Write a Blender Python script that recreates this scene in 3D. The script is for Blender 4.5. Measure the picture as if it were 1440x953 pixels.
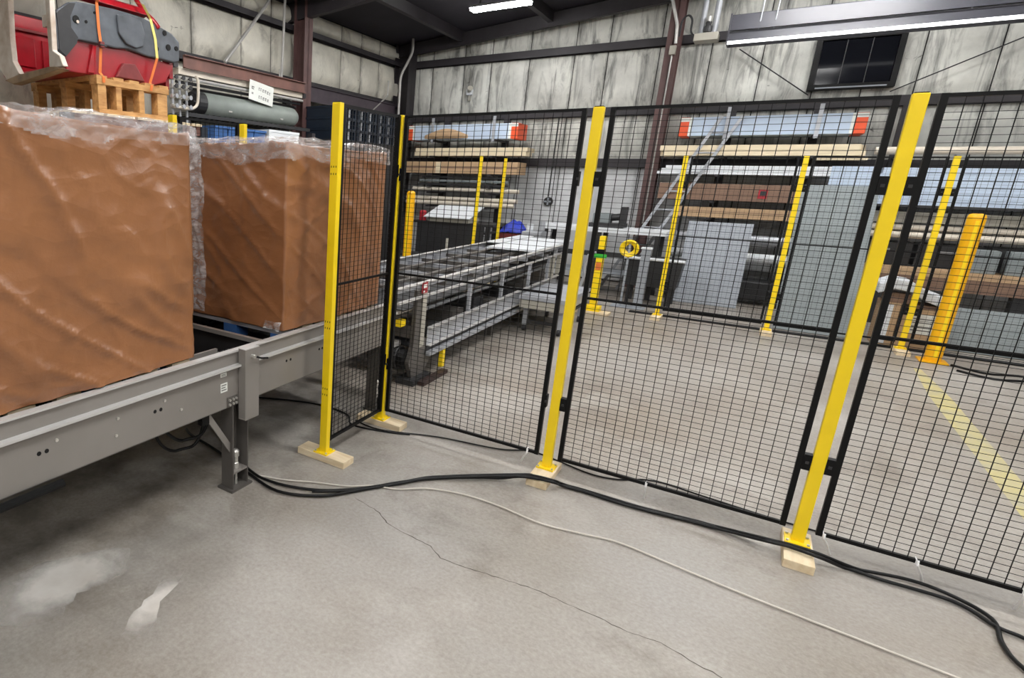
import bpy, math, random
from mathutils import Vector, Matrix, noise
random.seed(7)
R_ = math.radians
for o in list(bpy.data.objects): bpy.data.objects.remove(o)
SC = bpy.context.scene
COL = SC.collection

# ------------------------------------------------------------------ camera
cam = bpy.data.cameras.new('camera'); camo = bpy.data.objects.new('camera', cam); COL.objects.link(camo)
RW = ((0.79637922, 0.6041669, 0.02761311), (0.17738825, -0.18968713, -0.96568743), (-0.57819853, 0.77395164, -0.258235))
M3 = Matrix((Vector(RW[0]), -Vector(RW[1]), -Vector(RW[2]))).transposed()
camo.matrix_world = Matrix.Translation((0, 0, 1.55)) @ M3.to_4x4()
cam.sensor_fit = 'HORIZONTAL'; cam.sensor_width = 36.0
cam.lens = 829.298 / 1440 * 36
cam.shift_x = (720 - 426.44) / 1440
cam.shift_y = -(476.5 - 470.84) / 1440
cam.clip_start = 0.02; cam.clip_end = 100
SC.camera = camo

# ------------------------------------------------------------------ world, exposure
w = bpy.data.worlds.new('world'); SC.world = w; w.use_nodes = True
w.node_tree.nodes['Background'].inputs[0].default_value = (0.6, 0.7, 0.9, 1)
w.node_tree.nodes['Background'].inputs[1].default_value = 0.05
vs = SC.view_settings
vs.view_transform = 'Standard'; vs.look = 'None'; vs.gamma = 1.0; vs.use_curve_mapping = False
vs.exposure = 0.66
LAMP = 62.0          # radiance of the ceiling strip lights
LAMP_COL = (1.0, 0.99, 0.975)

# ------------------------------------------------------------------ helpers
def lin(c): return c / 12.92 if c <= 0.04045 else ((c + 0.055) / 1.055) ** 2.4
def rgb(r, g, b): return (lin(r / 255), lin(g / 255), lin(b / 255), 1)
ORG = {}
CACHE = {}

class MB:
    def __init__(s): s.v = []; s.f = []
    def box(s, x0, x1, y0, y1, z0, z1):
        b = len(s.v)
        s.v += [(x0,y0,z0),(x1,y0,z0),(x1,y1,z0),(x0,y1,z0),(x0,y0,z1),(x1,y0,z1),(x1,y1,z1),(x0,y1,z1)]
        s.f += [(b,b+3,b+2,b+1),(b+4,b+5,b+6,b+7),(b,b+1,b+5,b+4),(b+1,b+2,b+6,b+5),(b+2,b+3,b+7,b+6),(b+3,b,b+4,b+7)]
        return s
    def obox(s, c, size, rot):
        n = len(s.v); hx, hy, hz = (q / 2 for q in size)
        s.box(-hx, hx, -hy, hy, -hz, hz)
        c = Vector(c)
        for i in range(n, len(s.v)): s.v[i] = tuple(c + rot @ Vector(s.v[i]))
        return s
    def bar(s, p, q, a, b, up=(0, 0, 1)):
        """square bar from p to q, a wide and b deep (b along up)"""
        p = Vector(p); q = Vector(q); d = (q - p); L = d.length; d.normalize()
        up = Vector(up)
        if abs(d.dot(up)) > 0.99: up = Vector((1, 0, 0))
        sx = d.cross(up).normalized(); u = sx.cross(d)
        m = Matrix((d, sx, u)).transposed()
        return s.obox((p + q) / 2, (L, a, b), m)
    def tube(s, p, q, r, n=10, r2=None, cap=True):
        return s.path([p, q], r, n, cap, r2)
    def path(s, pts, r, n=8, cap=True, r2=None):
        P = [Vector(p) for p in pts]; k = len(P); b = len(s.v)
        t0 = (P[1] - P[0]).normalized()
        a = Vector((0, 0, 1)) if abs(t0.z) < 0.9 else Vector((1, 0, 0))
        u = t0.cross(a).normalized()
        for i in range(k):
            t = (P[min(i+1, k-1)] - P[max(i-1, 0)]).normalized()
            u = (u - t * u.dot(t)).normalized(); w_ = t.cross(u)
            rr = r if r2 is None else r + (r2 - r) * i / (k - 1)
            for j in range(n):
                th = 2 * math.pi * j / n
                s.v.append(tuple(P[i] + (u * math.cos(th) + w_ * math.sin(th)) * rr))
        for i in range(k - 1):
            for j in range(n):
                s.f.append((b+i*n+j, b+i*n+(j+1) % n, b+(i+1)*n+(j+1) % n, b+(i+1)*n+j))
        if cap:
            s.f.append(tuple(b + j for j in range(n))[::-1]); s.f.append(tuple(b+(k-1)*n+j for j in range(n)))
        return s
    def prism(s, poly, ax, a, c):
        """poly in the two other axes (in axis order), extruded from a to c along axis ax"""
        b = len(s.v); n = len(poly)
        def mk(p, h):
            l = list(p); l.insert(ax, h); return tuple(l)
        s.v += [mk(p, a) for p in poly] + [mk(p, c) for p in poly]
        s.f.append(tuple(b+i for i in range(n))); s.f.append(tuple(b+n+i for i in range(n))[::-1])
        for i in range(n):
            j = (i+1) % n
            s.f.append((b+i, b+n+i, b+n+j, b+j))
        return s
    def lathe(s, c, prof, n=16):
        b = len(s.v); k = len(prof)
        for r, z in prof:
            for j in range(n):
                th = 2*math.pi*j/n; s.v.append((c[0]+r*math.cos(th), c[1]+r*math.sin(th), c[2]+z))
        for i in range(k-1):
            for j in range(n): s.f.append((b+i*n+j, b+i*n+(j+1) % n, b+(i+1)*n+(j+1) % n, b+(i+1)*n+j))
        s.f.append(tuple(b+j for j in range(n))[::-1]); s.f.append(tuple(b+(k-1)*n+j for j in range(n)))
        return s
    def build(s, name, mat, parent=None, local=False, smooth=False, bevel=0, key=None, label=None, kind=None, thick=0):
        if key and key in CACHE: me = CACHE[key]
        else:
            me = bpy.data.meshes.new(name)
            if local: org = Vector((0, 0, 0))
            elif parent is not None: org = ORG[parent.name]
            else:
                xs = [v[0] for v in s.v]; ys = [v[1] for v in s.v]
                org = Vector(((min(xs)+max(xs))/2, (min(ys)+max(ys))/2, min(v[2] for v in s.v)))
            me.from_pydata([tuple(Vector(v) - org) for v in s.v], [], s.f)
            import bmesh
            bm = bmesh.new(); bm.from_mesh(me); bmesh.ops.recalc_face_normals(bm, faces=bm.faces); bm.to_mesh(me); bm.free()
            me.materials.append(mat)
            if smooth:
                for p in me.polygons: p.use_smooth = True
            if key: CACHE[key] = me
        o = bpy.data.objects.new(name, me); COL.objects.link(o)
        if parent is not None:
            o.parent = parent
            ORG[o.name] = ORG[parent.name].copy()
            if local: pass
        else:
            o.location = org; ORG[o.name] = org.copy()
        if bevel:
            m = o.modifiers.new('bevel', 'BEVEL'); m.width = bevel; m.segments = 2; m.limit_method = 'ANGLE'
        if thick:
            m = o.modifiers.new('solid', 'SOLIDIFY'); m.thickness = thick; m.offset = 0
        if label: o['label'] = label
        if kind: o['kind'] = kind
        return o

def tag(o, label, cat, group=None, kind=None):
    o['label'] = label; o['category'] = cat
    if group: o['group'] = group
    if kind: o['kind'] = kind
    return o
def thing(name, label, cat, loc, group=None, rz=0):
    o = bpy.data.objects.new(name, None); COL.objects.link(o); o.location = loc; o.rotation_euler.z = rz
    o.empty_display_size = 0.1
    ORG[o.name] = Vector(loc)
    return tag(o, label, cat, group)
def struct(name, mb, mat, label=None, **k):
    o = mb.build(name, mat, **k); o['kind'] = 'structure'
    if label: o['label'] = label
    return o
def B(*a): return MB().box(*a)
def smooth_path(pts, sub=6):
    P_ = [Vector(p) for p in pts]; out = []
    for i in range(len(P_)-1):
        p0 = P_[max(i-1, 0)]; p1 = P_[i]; p2 = P_[i+1]; p3 = P_[min(i+2, len(P_)-1)]
        for k in range(sub):
            s = k/sub
            q = 0.5*((2*p1)+(p2-p0)*s+(2*p0-5*p1+4*p2-p3)*s*s+(3*p1-p0-3*p2+p3)*s**3)
            q.z = max(q.z, min(p1.z, p2.z)); out.append(q)
    out.append(P_[-1]); return out

# ------------------------------------------------------------------ materials
def nodes(name):
    m = bpy.data.materials.new(name); m.use_nodes = True
    nt = m.node_tree; return m, nt, nt.nodes, nt.links, nt.nodes['Principled BSDF']
def mix_rgb(N, L, fac, a, b, blend='MIX'):
    n = N.new('ShaderNodeMix'); n.data_type = 'RGBA'; n.blend_type = blend
    def st(i, v):
        if isinstance(v, tuple): n.inputs[i].default_value = v
        elif isinstance(v, (int, float)): n.inputs[i].default_value = v
        else: L.new(v, n.inputs[i])
    st(0, fac); st(6, a); st(7, b)
    return n.outputs[2]
def ramp(N, L, src, p0, p1, inv=False):
    r = N.new('ShaderNodeMapRange'); r.clamp = True
    L.new(src, r.inputs[0]); r.inputs[1].default_value = p0; r.inputs[2].default_value = p1
    r.inputs[3].default_value = 1 if inv else 0; r.inputs[4].default_value = 0 if inv else 1
    return r.outputs[0]
def tex(N, L, scale, detail=4, rough=0.55, vec=(1, 1, 1), coord='Object', dist=0.0):
    tc = N.new('ShaderNodeTexCoord'); mp = N.new('ShaderNodeMapping'); mp.inputs['Scale'].default_value = vec
    L.new(tc.outputs[coord], mp.inputs[0])
    n = N.new('ShaderNodeTexNoise'); n.inputs['Scale'].default_value = scale; n.inputs['Detail'].default_value = detail
    n.inputs['Roughness'].default_value = rough; n.inputs['Distortion'].default_value = dist
    L.new(mp.outputs[0], n.inputs[0]); return n.outputs[0]
def bump(N, L, bs, h, strength, dist=0.01):
    b = N.new('ShaderNodeBump'); b.inputs['Strength'].default_value = strength; b.inputs['Distance'].default_value = dist
    L.new(h, b.inputs['Height']); L.new(b.outputs[0], bs.inputs['Normal'])
def mat(name, c, rough=0.5, metal=0.0, var=0.18, scale=9, bmp=0.0, vec=(1, 1, 1), c2=None, spec=None):
    m, nt, N, L, bs = nodes(name)
    n = tex(N, L, scale, vec=vec)
    c2 = c2 or tuple([q * (1 - 2 * var) for q in c[:3]] + [1])
    L.new(mix_rgb(N, L, ramp(N, L, n, 0.3, 0.75), c, c2), bs.inputs['Base Color'])
    bs.inputs['Roughness'].default_value = rough; bs.inputs['Metallic'].default_value = metal
    if spec is not None: bs.inputs['Specular IOR Level'].default_value = spec
    if bmp: bump(N, L, bs, tex(N, L, scale * 5, vec=vec), bmp, 0.004)
    return m

def emit(name, c, s):
    m, nt, N, L, bs = nodes(name)
    bs.inputs['Base Color'].default_value = (0.8, 0.8, 0.8, 1)
    bs.inputs['Emission Color'].default_value = (*c, 1); bs.inputs['Emission Strength'].default_value = s
    return m

def concrete():
    m, nt, N, L, bs = nodes('concrete floor')
    base = mix_rgb(N, L, ramp(N, L, tex(N, L, 0.55, 6, 0.6), 0.35, 0.68), rgb(156, 151, 144), rgb(134, 121, 105))
    big = mix_rgb(N, L, ramp(N, L, tex(N, L, 1.3, 7, 0.65, dist=0.6), 0.50, 0.74), base, rgb(174, 169, 161))
    st = mix_rgb(N, L, ramp(N, L, tex(N, L, 2.1, 8, 0.7, dist=0.3), 0.53, 0.76), big, rgb(112, 102, 91))
    fine = mix_rgb(N, L, 0.10, st, ramp(N, L, tex(N, L, 60, 4, 0.7), 0.3, 0.7))
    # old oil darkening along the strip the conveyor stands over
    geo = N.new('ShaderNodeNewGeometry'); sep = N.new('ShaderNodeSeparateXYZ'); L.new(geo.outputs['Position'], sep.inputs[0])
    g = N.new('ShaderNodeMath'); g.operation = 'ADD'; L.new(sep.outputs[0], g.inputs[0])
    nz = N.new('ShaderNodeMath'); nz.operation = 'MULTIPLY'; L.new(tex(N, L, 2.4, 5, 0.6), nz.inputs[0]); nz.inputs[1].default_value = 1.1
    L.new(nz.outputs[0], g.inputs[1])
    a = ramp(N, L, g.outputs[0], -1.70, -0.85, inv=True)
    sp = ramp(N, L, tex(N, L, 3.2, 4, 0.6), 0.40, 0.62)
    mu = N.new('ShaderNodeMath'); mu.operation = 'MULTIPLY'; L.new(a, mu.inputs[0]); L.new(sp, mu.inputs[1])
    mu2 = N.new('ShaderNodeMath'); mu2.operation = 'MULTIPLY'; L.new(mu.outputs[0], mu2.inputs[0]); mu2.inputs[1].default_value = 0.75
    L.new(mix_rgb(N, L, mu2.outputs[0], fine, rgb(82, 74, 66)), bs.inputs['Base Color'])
    rr = N.new('ShaderNodeMapRange'); L.new(tex(N, L, 1.7, 5), rr.inputs[0]); rr.inputs[3].default_value = 0.32; rr.inputs[4].default_value = 0.6
    L.new(rr.outputs[0], bs.inputs['Roughness'])
    bump(N, L, bs, tex(N, L, 35, 6, 0.7), 0.12, 0.004)
    return m

def insulation(name, c, dirt, amount, streak=(5, 5, 0.6), edge=0):
    m, nt, N, L, bs = nodes(name)
    a = mix_rgb(N, L, ramp(N, L, tex(N, L, 1.6, 6, 0.6), 0.35, 0.7), c, tuple([q * 0.60 for q in c[:3]] + [1]))
    s = ramp(N, L, tex(N, L, 1.5, 8, 0.68, vec=streak, dist=0.8), 0.58 - amount, 0.82 - amount)
    b = mix_rgb(N, L, s, a, dirt)
    t = ramp(N, L, tex(N, L, 4.5, 6, 0.7, dist=1.2), 0.66, 0.74)
    b2 = mix_rgb(N, L, t, b, dirt)
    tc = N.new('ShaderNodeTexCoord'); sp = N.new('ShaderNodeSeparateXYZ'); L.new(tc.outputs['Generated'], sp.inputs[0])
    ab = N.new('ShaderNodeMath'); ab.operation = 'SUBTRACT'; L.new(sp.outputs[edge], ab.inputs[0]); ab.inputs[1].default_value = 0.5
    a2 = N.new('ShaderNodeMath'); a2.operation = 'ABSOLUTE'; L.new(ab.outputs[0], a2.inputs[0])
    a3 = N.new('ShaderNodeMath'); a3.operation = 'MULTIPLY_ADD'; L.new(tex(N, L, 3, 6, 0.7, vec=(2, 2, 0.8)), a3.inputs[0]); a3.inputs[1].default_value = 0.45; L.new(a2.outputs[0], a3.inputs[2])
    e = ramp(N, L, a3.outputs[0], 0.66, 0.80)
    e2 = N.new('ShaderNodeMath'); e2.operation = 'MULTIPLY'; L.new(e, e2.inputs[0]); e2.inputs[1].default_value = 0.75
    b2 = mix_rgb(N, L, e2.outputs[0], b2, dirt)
    L.new(b2, bs.inputs['Base Color']); bs.inputs['Roughness'].default_value = 0.42
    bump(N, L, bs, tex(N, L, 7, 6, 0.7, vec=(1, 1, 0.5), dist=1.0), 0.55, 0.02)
    return m

def kraft():
    m, nt, N, L, bs = nodes('brown kraft paper')
    n = tex(N, L, 2.2, 5, 0.6, vec=(1, 1, 1))
    L.new(mix_rgb(N, L, ramp(N, L, n, 0.3, 0.7), rgb(158, 107, 69), rgb(136, 90, 57)), bs.inputs['Base Color'])
    bs.inputs['Roughness'].default_value = 0.32; bs.inputs['Specular IOR Level'].default_value = 0.7
    tc = N.new('ShaderNodeTexCoord'); mp = N.new('ShaderNodeMapping'); mp.inputs['Rotation'].default_value = (0.6, 0.3, 0); mp.inputs['Scale'].default_value = (1, 1, 1.7)
    L.new(tc.outputs['Object'], mp.inputs[0])
    v = N.new('ShaderNodeTexVoronoi'); v.inputs['Scale'].default_value = 4.2; v.inputs['Detail'].default_value = 1.5; v.inputs['Roughness'].default_value = 0.35
    L.new(mp.outputs[0], v.inputs['Vector'])
    b1_ = N.new('ShaderNodeBump'); b1_.inputs['Strength'].default_value = 0.5; b1_.inputs['Distance'].default_value = 0.03; L.new(v.outputs['Distance'], b1_.inputs['Height'])
    b2_ = N.new('ShaderNodeBump'); b2_.inputs['Strength'].default_value = 0.26; b2_.inputs['Distance'].default_value = 0.01; L.new(tex(N, L, 13, 5, 0.6, vec=(1, 1, 1.6)), b2_.inputs['Height'])
    L.new(b1_.outputs[0], b2_.inputs['Normal']); L.new(b2_.outputs[0], bs.inputs['Normal'])
    return m
def film(name, alpha):
    m, nt, N, L, bs = nodes(name)
    bs.inputs['Base Color'].default_value = (0.85, 0.85, 0.87, 1); bs.inputs['Roughness'].default_value = 0.10; bs.inputs['Specular IOR Level'].default_value = 0.9
    r = ramp(N, L, tex(N, L, 11, 5, 0.65, vec=(1, 1, 2.2), dist=0.6), 0.42, 0.74)
    mr = N.new('ShaderNodeMapRange'); L.new(r, mr.inputs[0]); mr.inputs[3].default_value = alpha * 0.35; mr.inputs[4].default_value = min(1, alpha * 1.6)
    L.new(mr.outputs[0], bs.inputs['Alpha'])
    bump(N, L, bs, tex(N, L, 18, 3, 0.5, dist=0.8), 0.6, 0.02)
    return m

M_floor = concrete()
M_ins_up = insulation('grey wall insulation', rgb(226, 226, 218), rgb(38, 38, 37), 0.105, (4, 4, 0.45))
M_ins_left = insulation('yellowed wall insulation', rgb(232, 228, 214), rgb(58, 52, 46), 0.01, (1.2, 1.2, 1.0), edge=1)
M_ins_low = insulation('white liner insulation', rgb(232, 234, 236), rgb(140, 140, 142), -0.14)
M_backing = mat('dark wall backing', rgb(30, 28, 30), 0.8)
M_plain = mat('painted wall', rgb(190, 188, 182), 0.7, scale=2)
M_ceil = mat('sooty ceiling', rgb(44, 40, 48), 0.8, scale=2)
M_girt = mat('dark girt steel', rgb(52, 48, 52), 0.55, scale=5)
M_red = mat('red oxide steel', rgb(104, 76, 74), 0.5, scale=5)
M_oxide = mat('red oxide beam', rgb(132, 92, 82), 0.55, scale=4, var=0.25)
M_yel = mat('safety yellow paint', rgb(255, 220, 24), 0.38, var=0.04, scale=6)
M_oyel = mat('orange yellow paint', rgb(250, 186, 8), 0.4, var=0.06, scale=5)
M_blk = mat('black powder coat', rgb(13, 13, 14), 0.5, var=0.1, scale=12, spec=0.22)
M_wire = mat('black wire', rgb(16, 17, 19), 0.45, var=0.1, spec=0.25)
M_wood = mat('raw pine', rgb(236, 220, 190), 0.7, scale=3, vec=(2, 12, 12), c2=rgb(214, 190, 150), bmp=0.15)
M_woody = mat('raw pine lengthwise', rgb(236, 220, 190), 0.7, scale=3, vec=(12, 2, 12), c2=rgb(214, 190, 150), bmp=0.15)
M_skid = mat('amber pallet wood', rgb(206, 160, 102), 0.7, scale=3, vec=(9, 2, 9), c2=rgb(150, 104, 58), bmp=0.2)
M_cnv = mat('grey conveyor paint', rgb(138, 133, 128), 0.38, metal=0.05, var=0.07, scale=3)
M_cnv_lt = mat('bright conveyor edge', rgb(206, 204, 202), 0.32, metal=0.15, var=0.06, scale=4)
M_cnv_dk = mat('dark conveyor steel', rgb(96, 92, 88), 0.45, metal=0.1, var=0.12, scale=4)
M_galv = mat('galvanised steel', rgb(176, 179, 185), 0.36, metal=0.15, var=0.12, scale=7)
M_zinc = mat('zinc bolt', rgb(214, 212, 206), 0.3, metal=0.7, var=0.05)
M_hole = mat('dark hole', rgb(14, 13, 13), 0.9)
M_kraft = kraft()
M_film = film('clear stretch film', 0.34)
M_film2 = film('bunched stretch film', 0.55)
M_blue = mat('blue pallet paint', rgb(62, 108, 172), 0.55)
M_dkblue = mat('dark blue plastic', rgb(28, 38, 52), 0.4, var=0.2)
M_cable = mat('black cable jacket', rgb(14, 14, 15), 0.45, var=0.05, spec=0.3)
M_wcable = mat('grey white cable', rgb(206, 200, 190), 0.5, var=0.06)
M_zip = mat('white nylon', rgb(240, 240, 240), 0.4, var=0.03)
M_crack = mat('crack shadow', rgb(92, 85, 77), 0.9, scale=20)
M_patch = mat('pale skim mortar', rgb(186, 182, 176), 0.6, scale=5, c2=rgb(166, 158, 148), bmp=0.2)
M_patch2 = mat('white skim mortar', rgb(214, 209, 202), 0.6, scale=6, c2=rgb(178, 170, 160), bmp=0.2)
def soft_patch(name, c, c2, r0, r1):
    m, nt, N, L, bs = nodes(name)
    L.new(mix_rgb(N, L, ramp(N, L, tex(N, L, 5), 0.3, 0.7), c, c2), bs.inputs['Base Color']); bs.inputs['Roughness'].default_value = 0.55
    tc = N.new('ShaderNodeTexCoord'); sb = N.new('ShaderNodeVectorMath'); sb.operation = 'SUBTRACT'; sb.inputs[1].default_value = (0.5, 0.5, 0.5)
    L.new(tc.outputs['Generated'], sb.inputs[0])
    ml = N.new('ShaderNodeVectorMath'); ml.operation = 'MULTIPLY'; ml.inputs[1].default_value = (1, 1, 0); L.new(sb.outputs[0], ml.inputs[0])
    ln = N.new('ShaderNodeVectorMath'); ln.operation = 'LENGTH'; L.new(ml.outputs[0], ln.inputs[0])
    ad = N.new('ShaderNodeMath'); ad.operation = 'MULTIPLY_ADD'; L.new(tex(N, L, 6, 6, 0.65), ad.inputs[0]); ad.inputs[1].default_value = 0.5; L.new(ln.outputs['Value'], ad.inputs[2])
    L.new(ramp(N, L, ad.outputs[0], r0, r1, inv=True), bs.inputs['Alpha'])
    return m
M_patch = soft_patch('pale skim mortar', rgb(206, 203, 197), rgb(182, 176, 168), 0.45, 0.80)
M_patch2 = soft_patch('white skim mortar', rgb(226, 222, 216), rgb(196, 189, 180), 0.40, 0.82)
M_stripe = mat('worn yellow floor paint', rgb(196, 184, 122), 0.55, scale=7, c2=rgb(168, 162, 140))
M_white = mat('white sheet', rgb(232, 236, 240), 0.4, var=0.04, scale=4)
M_ltblue = mat('pale blue carton', rgb(196, 212, 232), 0.5, var=0.06, scale=4)
M_orange = mat('orange end cap', rgb(240, 92, 48), 0.5, var=0.06)
M_tan = mat('cardboard', rgb(196, 164, 128), 0.7, var=0.1, scale=5)
M_brown = mat('dull brown carton', rgb(138, 110, 92), 0.7, var=0.12, scale=4)
M_cream = mat('cream lumber', rgb(232, 216, 184), 0.6, var=0.08, scale=4, vec=(0.5, 6, 6))
M_pipe = mat('cream pipe', rgb(222, 212, 196), 0.45, var=0.1, scale=4)
M_grey = mat('mid grey sheet', rgb(158, 164, 172), 0.45, var=0.05, scale=2)
M_greyg = mat('greenish grey sheet', rgb(134, 142, 144), 0.5, var=0.06, scale=2)
M_dark = mat('dark clutter steel', rgb(48, 48, 50), 0.5, var=0.2, scale=5)
M_trough = mat('grey enamel trough', rgb(66, 66, 73), 0.45, var=0.08, scale=3)
M_cabred = mat('deep red body paint', rgb(158, 20, 32), 0.28, var=0.18, scale=5)
M_prim = mat('grey body primer', rgb(86, 91, 98), 0.5, var=0.15, scale=6, c2=rgb(52, 55, 60))
M_primdk = mat('black sealer', rgb(46, 46, 48), 0.6)
M_offw = mat('scuffed white body paint', rgb(214, 206, 196), 0.5, scale=7, c2=rgb(168, 146, 124))
M_sillm = mat('rusty sill', rgb(150, 124, 92), 0.5, scale=9, c2=rgb(96, 72, 50))
M_strap = mat('orange webbing', rgb(226, 120, 52), 0.6, var=0.1)
M_strapy = mat('yellow webbing', rgb(226, 214, 120), 0.6, var=0.1)
M_tank = mat('grey green tank paint', rgb(148, 156, 150), 0.5, var=0.12, scale=5)
M_conduit = mat('white conduit', rgb(196, 194, 190), 0.4, metal=0.3, var=0.1)
M_paper = mat('white paper', rgb(236, 238, 232), 0.7, var=0.03)
M_ink = mat('grey ink', rgb(130, 130, 126), 0.8, var=0.05)
M_stred = mat('red sticker', rgb(176, 40, 52), 0.5, var=0.1)
M_glass = mat('black glass', rgb(20, 21, 26), 0.08, var=0.0, spec=0.12)
M_beige = mat('beige enamel', rgb(178, 174, 162), 0.45, var=0.06)
M_bluet = mat('royal blue tarp', rgb(46, 66, 190), 0.5, var=0.2, scale=14)
M_green = mat('green tag', rgb(60, 190, 60), 0.5)
M_lamp = emit('lit tube', LAMP_COL, LAMP)
M_lip_glow = emit('white lip glow', (1.0, 1.0, 1.0), 2.2)  # glow given to the bright stretch of trough lip, no real tube
M_drk_red = mat('dull red', rgb(120, 44, 44), 0.6)

# ================================================================== SETTING
X0, X1, Y0, Y1 = -6.0, 8.5, -4.5, 11.0
def zc(x): return 3.98 + (x + 6.0) * 0.085
floor = struct('floor', B(X0-0.2, X1+0.2, Y0-0.2, Y1+0.2, -0.2, 0.0), M_floor, 'bare stained concrete floor')
def ribbon(pts, wd, z, jitter=0.0):
    mb = MB(); n = len(pts)
    for i, p in enumerate(pts):
        a = Vector(pts[max(i-1, 0)]); c = Vector(pts[min(i+1, n-1)]); t = (c-a).normalized(); nn = Vector((-t.y, t.x))
        ww = wd * (1 + random.uniform(-jitter, jitter)) * (0.35 if i in (0, n-1) else 1)
        q = Vector(p)
        mb.v += [(*(q + nn*ww/2), z), (*(q - nn*ww/2), z)]
    mb.f = [(2*i, 2*i+1, 2*i+3, 2*i+2) for i in range(n-1)]
    return mb
def rough_line(pts, step, amp):
    out = []
    for (a, b) in zip(pts, pts[1:]):
        a = Vector(a); b = Vector(b); k = max(1, int((b-a).length/step))
        for i in range(k):
            out.append(tuple(a.lerp(b, i/k) + Vector((random.uniform(-amp, amp), random.uniform(-amp, amp)))))
    out.append(tuple(pts[-1])); return out
crack = [(-1.36, 2.299), (-1.217, 2.265), (-1.109, 2.197), (-0.982, 2.179), (-0.889, 2.166), (-0.816, 2.116), (-0.693, 2.125), (-0.582, 2.147), (-0.446, 2.168), (-0.312, 2.164), (-0.187, 2.159), (-0.114, 2.146), (-0.005, 2.169), (0.083, 2.138), (0.165, 2.119), (0.3, 2.10), (0.5, 2.12)]
ribbon(rough_line(crack, 0.02, 0.004), 0.0036, 0.0008, 0.5).build('crack', M_crack, floor)
def blob(poly, z, amp=0.02):
    mb = MB(); pl = rough_line(poly + [poly[0]], 0.03, amp)[:-1]
    mb.v = [(p[0], p[1], z) for p in pl]; mb.f = [tuple(range(len(pl)))]; return mb
blob([(-1.89, 1.342), (-1.976, 1.226), (-2.08, 1.05), (-2.10, 0.86), (-1.95, 0.72), (-1.80, 0.80), (-1.74, 0.92), (-1.799, 1.029), (-1.785, 1.12), (-1.758, 1.208)], 0.0010, 0.012).build('mortar_patch', M_patch, floor)
blob([(-1.643, 1.365), (-1.592, 1.407), (-1.548, 1.30), (-1.52, 1.20), (-1.46, 1.12), (-1.42, 1.04), (-1.50, 0.99), (-1.545, 1.08), (-1.585, 1.2)], 0.0010, 0.008).build('mortar_patch', M_patch2, floor)
ribbon([(1.42, 7.6), (1.41, 6.6), (1.395, 5.1), (1.385, 4.2), (1.38, 3.3), (1.37, 2.0)], 0.125, 0.0012, 0.06).build('painted_stripe', M_stripe, floor)

# back wall: bulging insulation blankets between girts
def pillow(u0, u1, z0, z1, depth, side, nu=6, nz=6, seed=0, sag=0.0):
    mb = MB()
    for j in range(nz+1):
        for i in range(nu+1):
            a = i/nu; b = j/nz
            e = (min(1, 4*a*(1-a)*1.6)) * (min(1, 4*b*(1-b)*1.5))
            sg = 1 + sag*(0.5-b)*2
            d = depth*e*sg + 0.012*noise.noise(Vector((u0+a*(u1-u0), (z0+b*(z1-z0))*1.3, seed)) * 3.0)*e
            u = u0+(u1-u0)*a; z = z0+(z1-z0)*b
            mb.v.append((u, Y1-0.012-d, z) if side == 'back' else (X0+0.012+d, u, z))
    for j in range(nz):
        for i in range(nu):
            k = j*(nu+1)+i; mb.f.append((k, k+1, k+nu+2, k+nu+1))
    return mb
wb = struct('wall_back', MB().prism([(X0-0.2, -0.2), (X1+0.2, -0.2), (X1+0.2, zc(X1)+0.1), (X0-0.2, zc(X0)+0.1)], 1, Y1, Y1+0.2), M_backing, 'back wall of sooty insulation blankets between steel girts')
seams = [-6.0]
while seams[-1] < 6.5: seams.append(seams[-1] + random.choice((0.50, 0.62, 0.66, 0.72)))
for r, (z0, z1, mt) in enumerate(((0.02, 1.87, M_ins_low), (1.98, 2.66, M_ins_up), (2.77, 3.62, M_ins_up), (3.73, None, M_ins_up))):
    for a, b in zip(seams, seams[1:]):
        zt = z1 if z1 else zc(a)-0.03
        if zt - z0 < 0.08: continue
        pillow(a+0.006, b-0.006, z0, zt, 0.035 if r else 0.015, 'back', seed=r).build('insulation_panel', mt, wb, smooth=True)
wl = struct('wall_left', B(X0-0.2, X0, Y0-0.2, Y1, -0.2, zc(X0)+0.05), M_backing, 'left wall of yellowed insulation blankets between girts')
sl = [Y1 - 0.02]
while sl[-1] > 1.0: sl.append(sl[-1] - random.choice((0.62, 0.78, 0.9)))
for r, (z0, z1) in enumerate(((0.02, 1.87), (1.98, 2.88), (3.0, 3.60), (3.72, zc(X0)-0.02))):
    for a, b in zip(sl[1:], sl):
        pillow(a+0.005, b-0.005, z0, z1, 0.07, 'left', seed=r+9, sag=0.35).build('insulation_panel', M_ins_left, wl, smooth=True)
struct('wall_right', B(X1, X1+0.2, Y0-0.2, Y1+0.2, -0.2, zc(X1)+0.1), M_plain, 'plain painted wall')
struct('wall_front', B(X0-0.2, X1+0.2, Y0-0.2, Y0, -0.2, zc(X1)+0.1), M_plain, 'plain painted wall')
ceil = struct('ceiling', MB().prism([(X0-0.2, zc(X0-0.2)), (X1+0.2, zc(X1+0.2)), (X1+0.2, zc(X1+0.2)+0.15), (X0-0.2, zc(X0-0.2)+0.15)], 1, Y0-0.2, Y1+0.2), M_ceil, 'dark sooty sloping ceiling with steel purlins')
for i, x in enumerate((-4.7, -3.2, -1.7, -0.2, 1.3, 2.8, 4.3, 5.8, 7.3)):
    MB().box(x-0.04, x+0.04, Y0, Y1, zc(x)-0.16, zc(x)-0.002).build('purlin', M_girt, ceil)
tn = [0]
def trim(mb, m, label):
    tn[0] += 1; return struct('trim_%d' % tn[0], mb, m, label)
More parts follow.
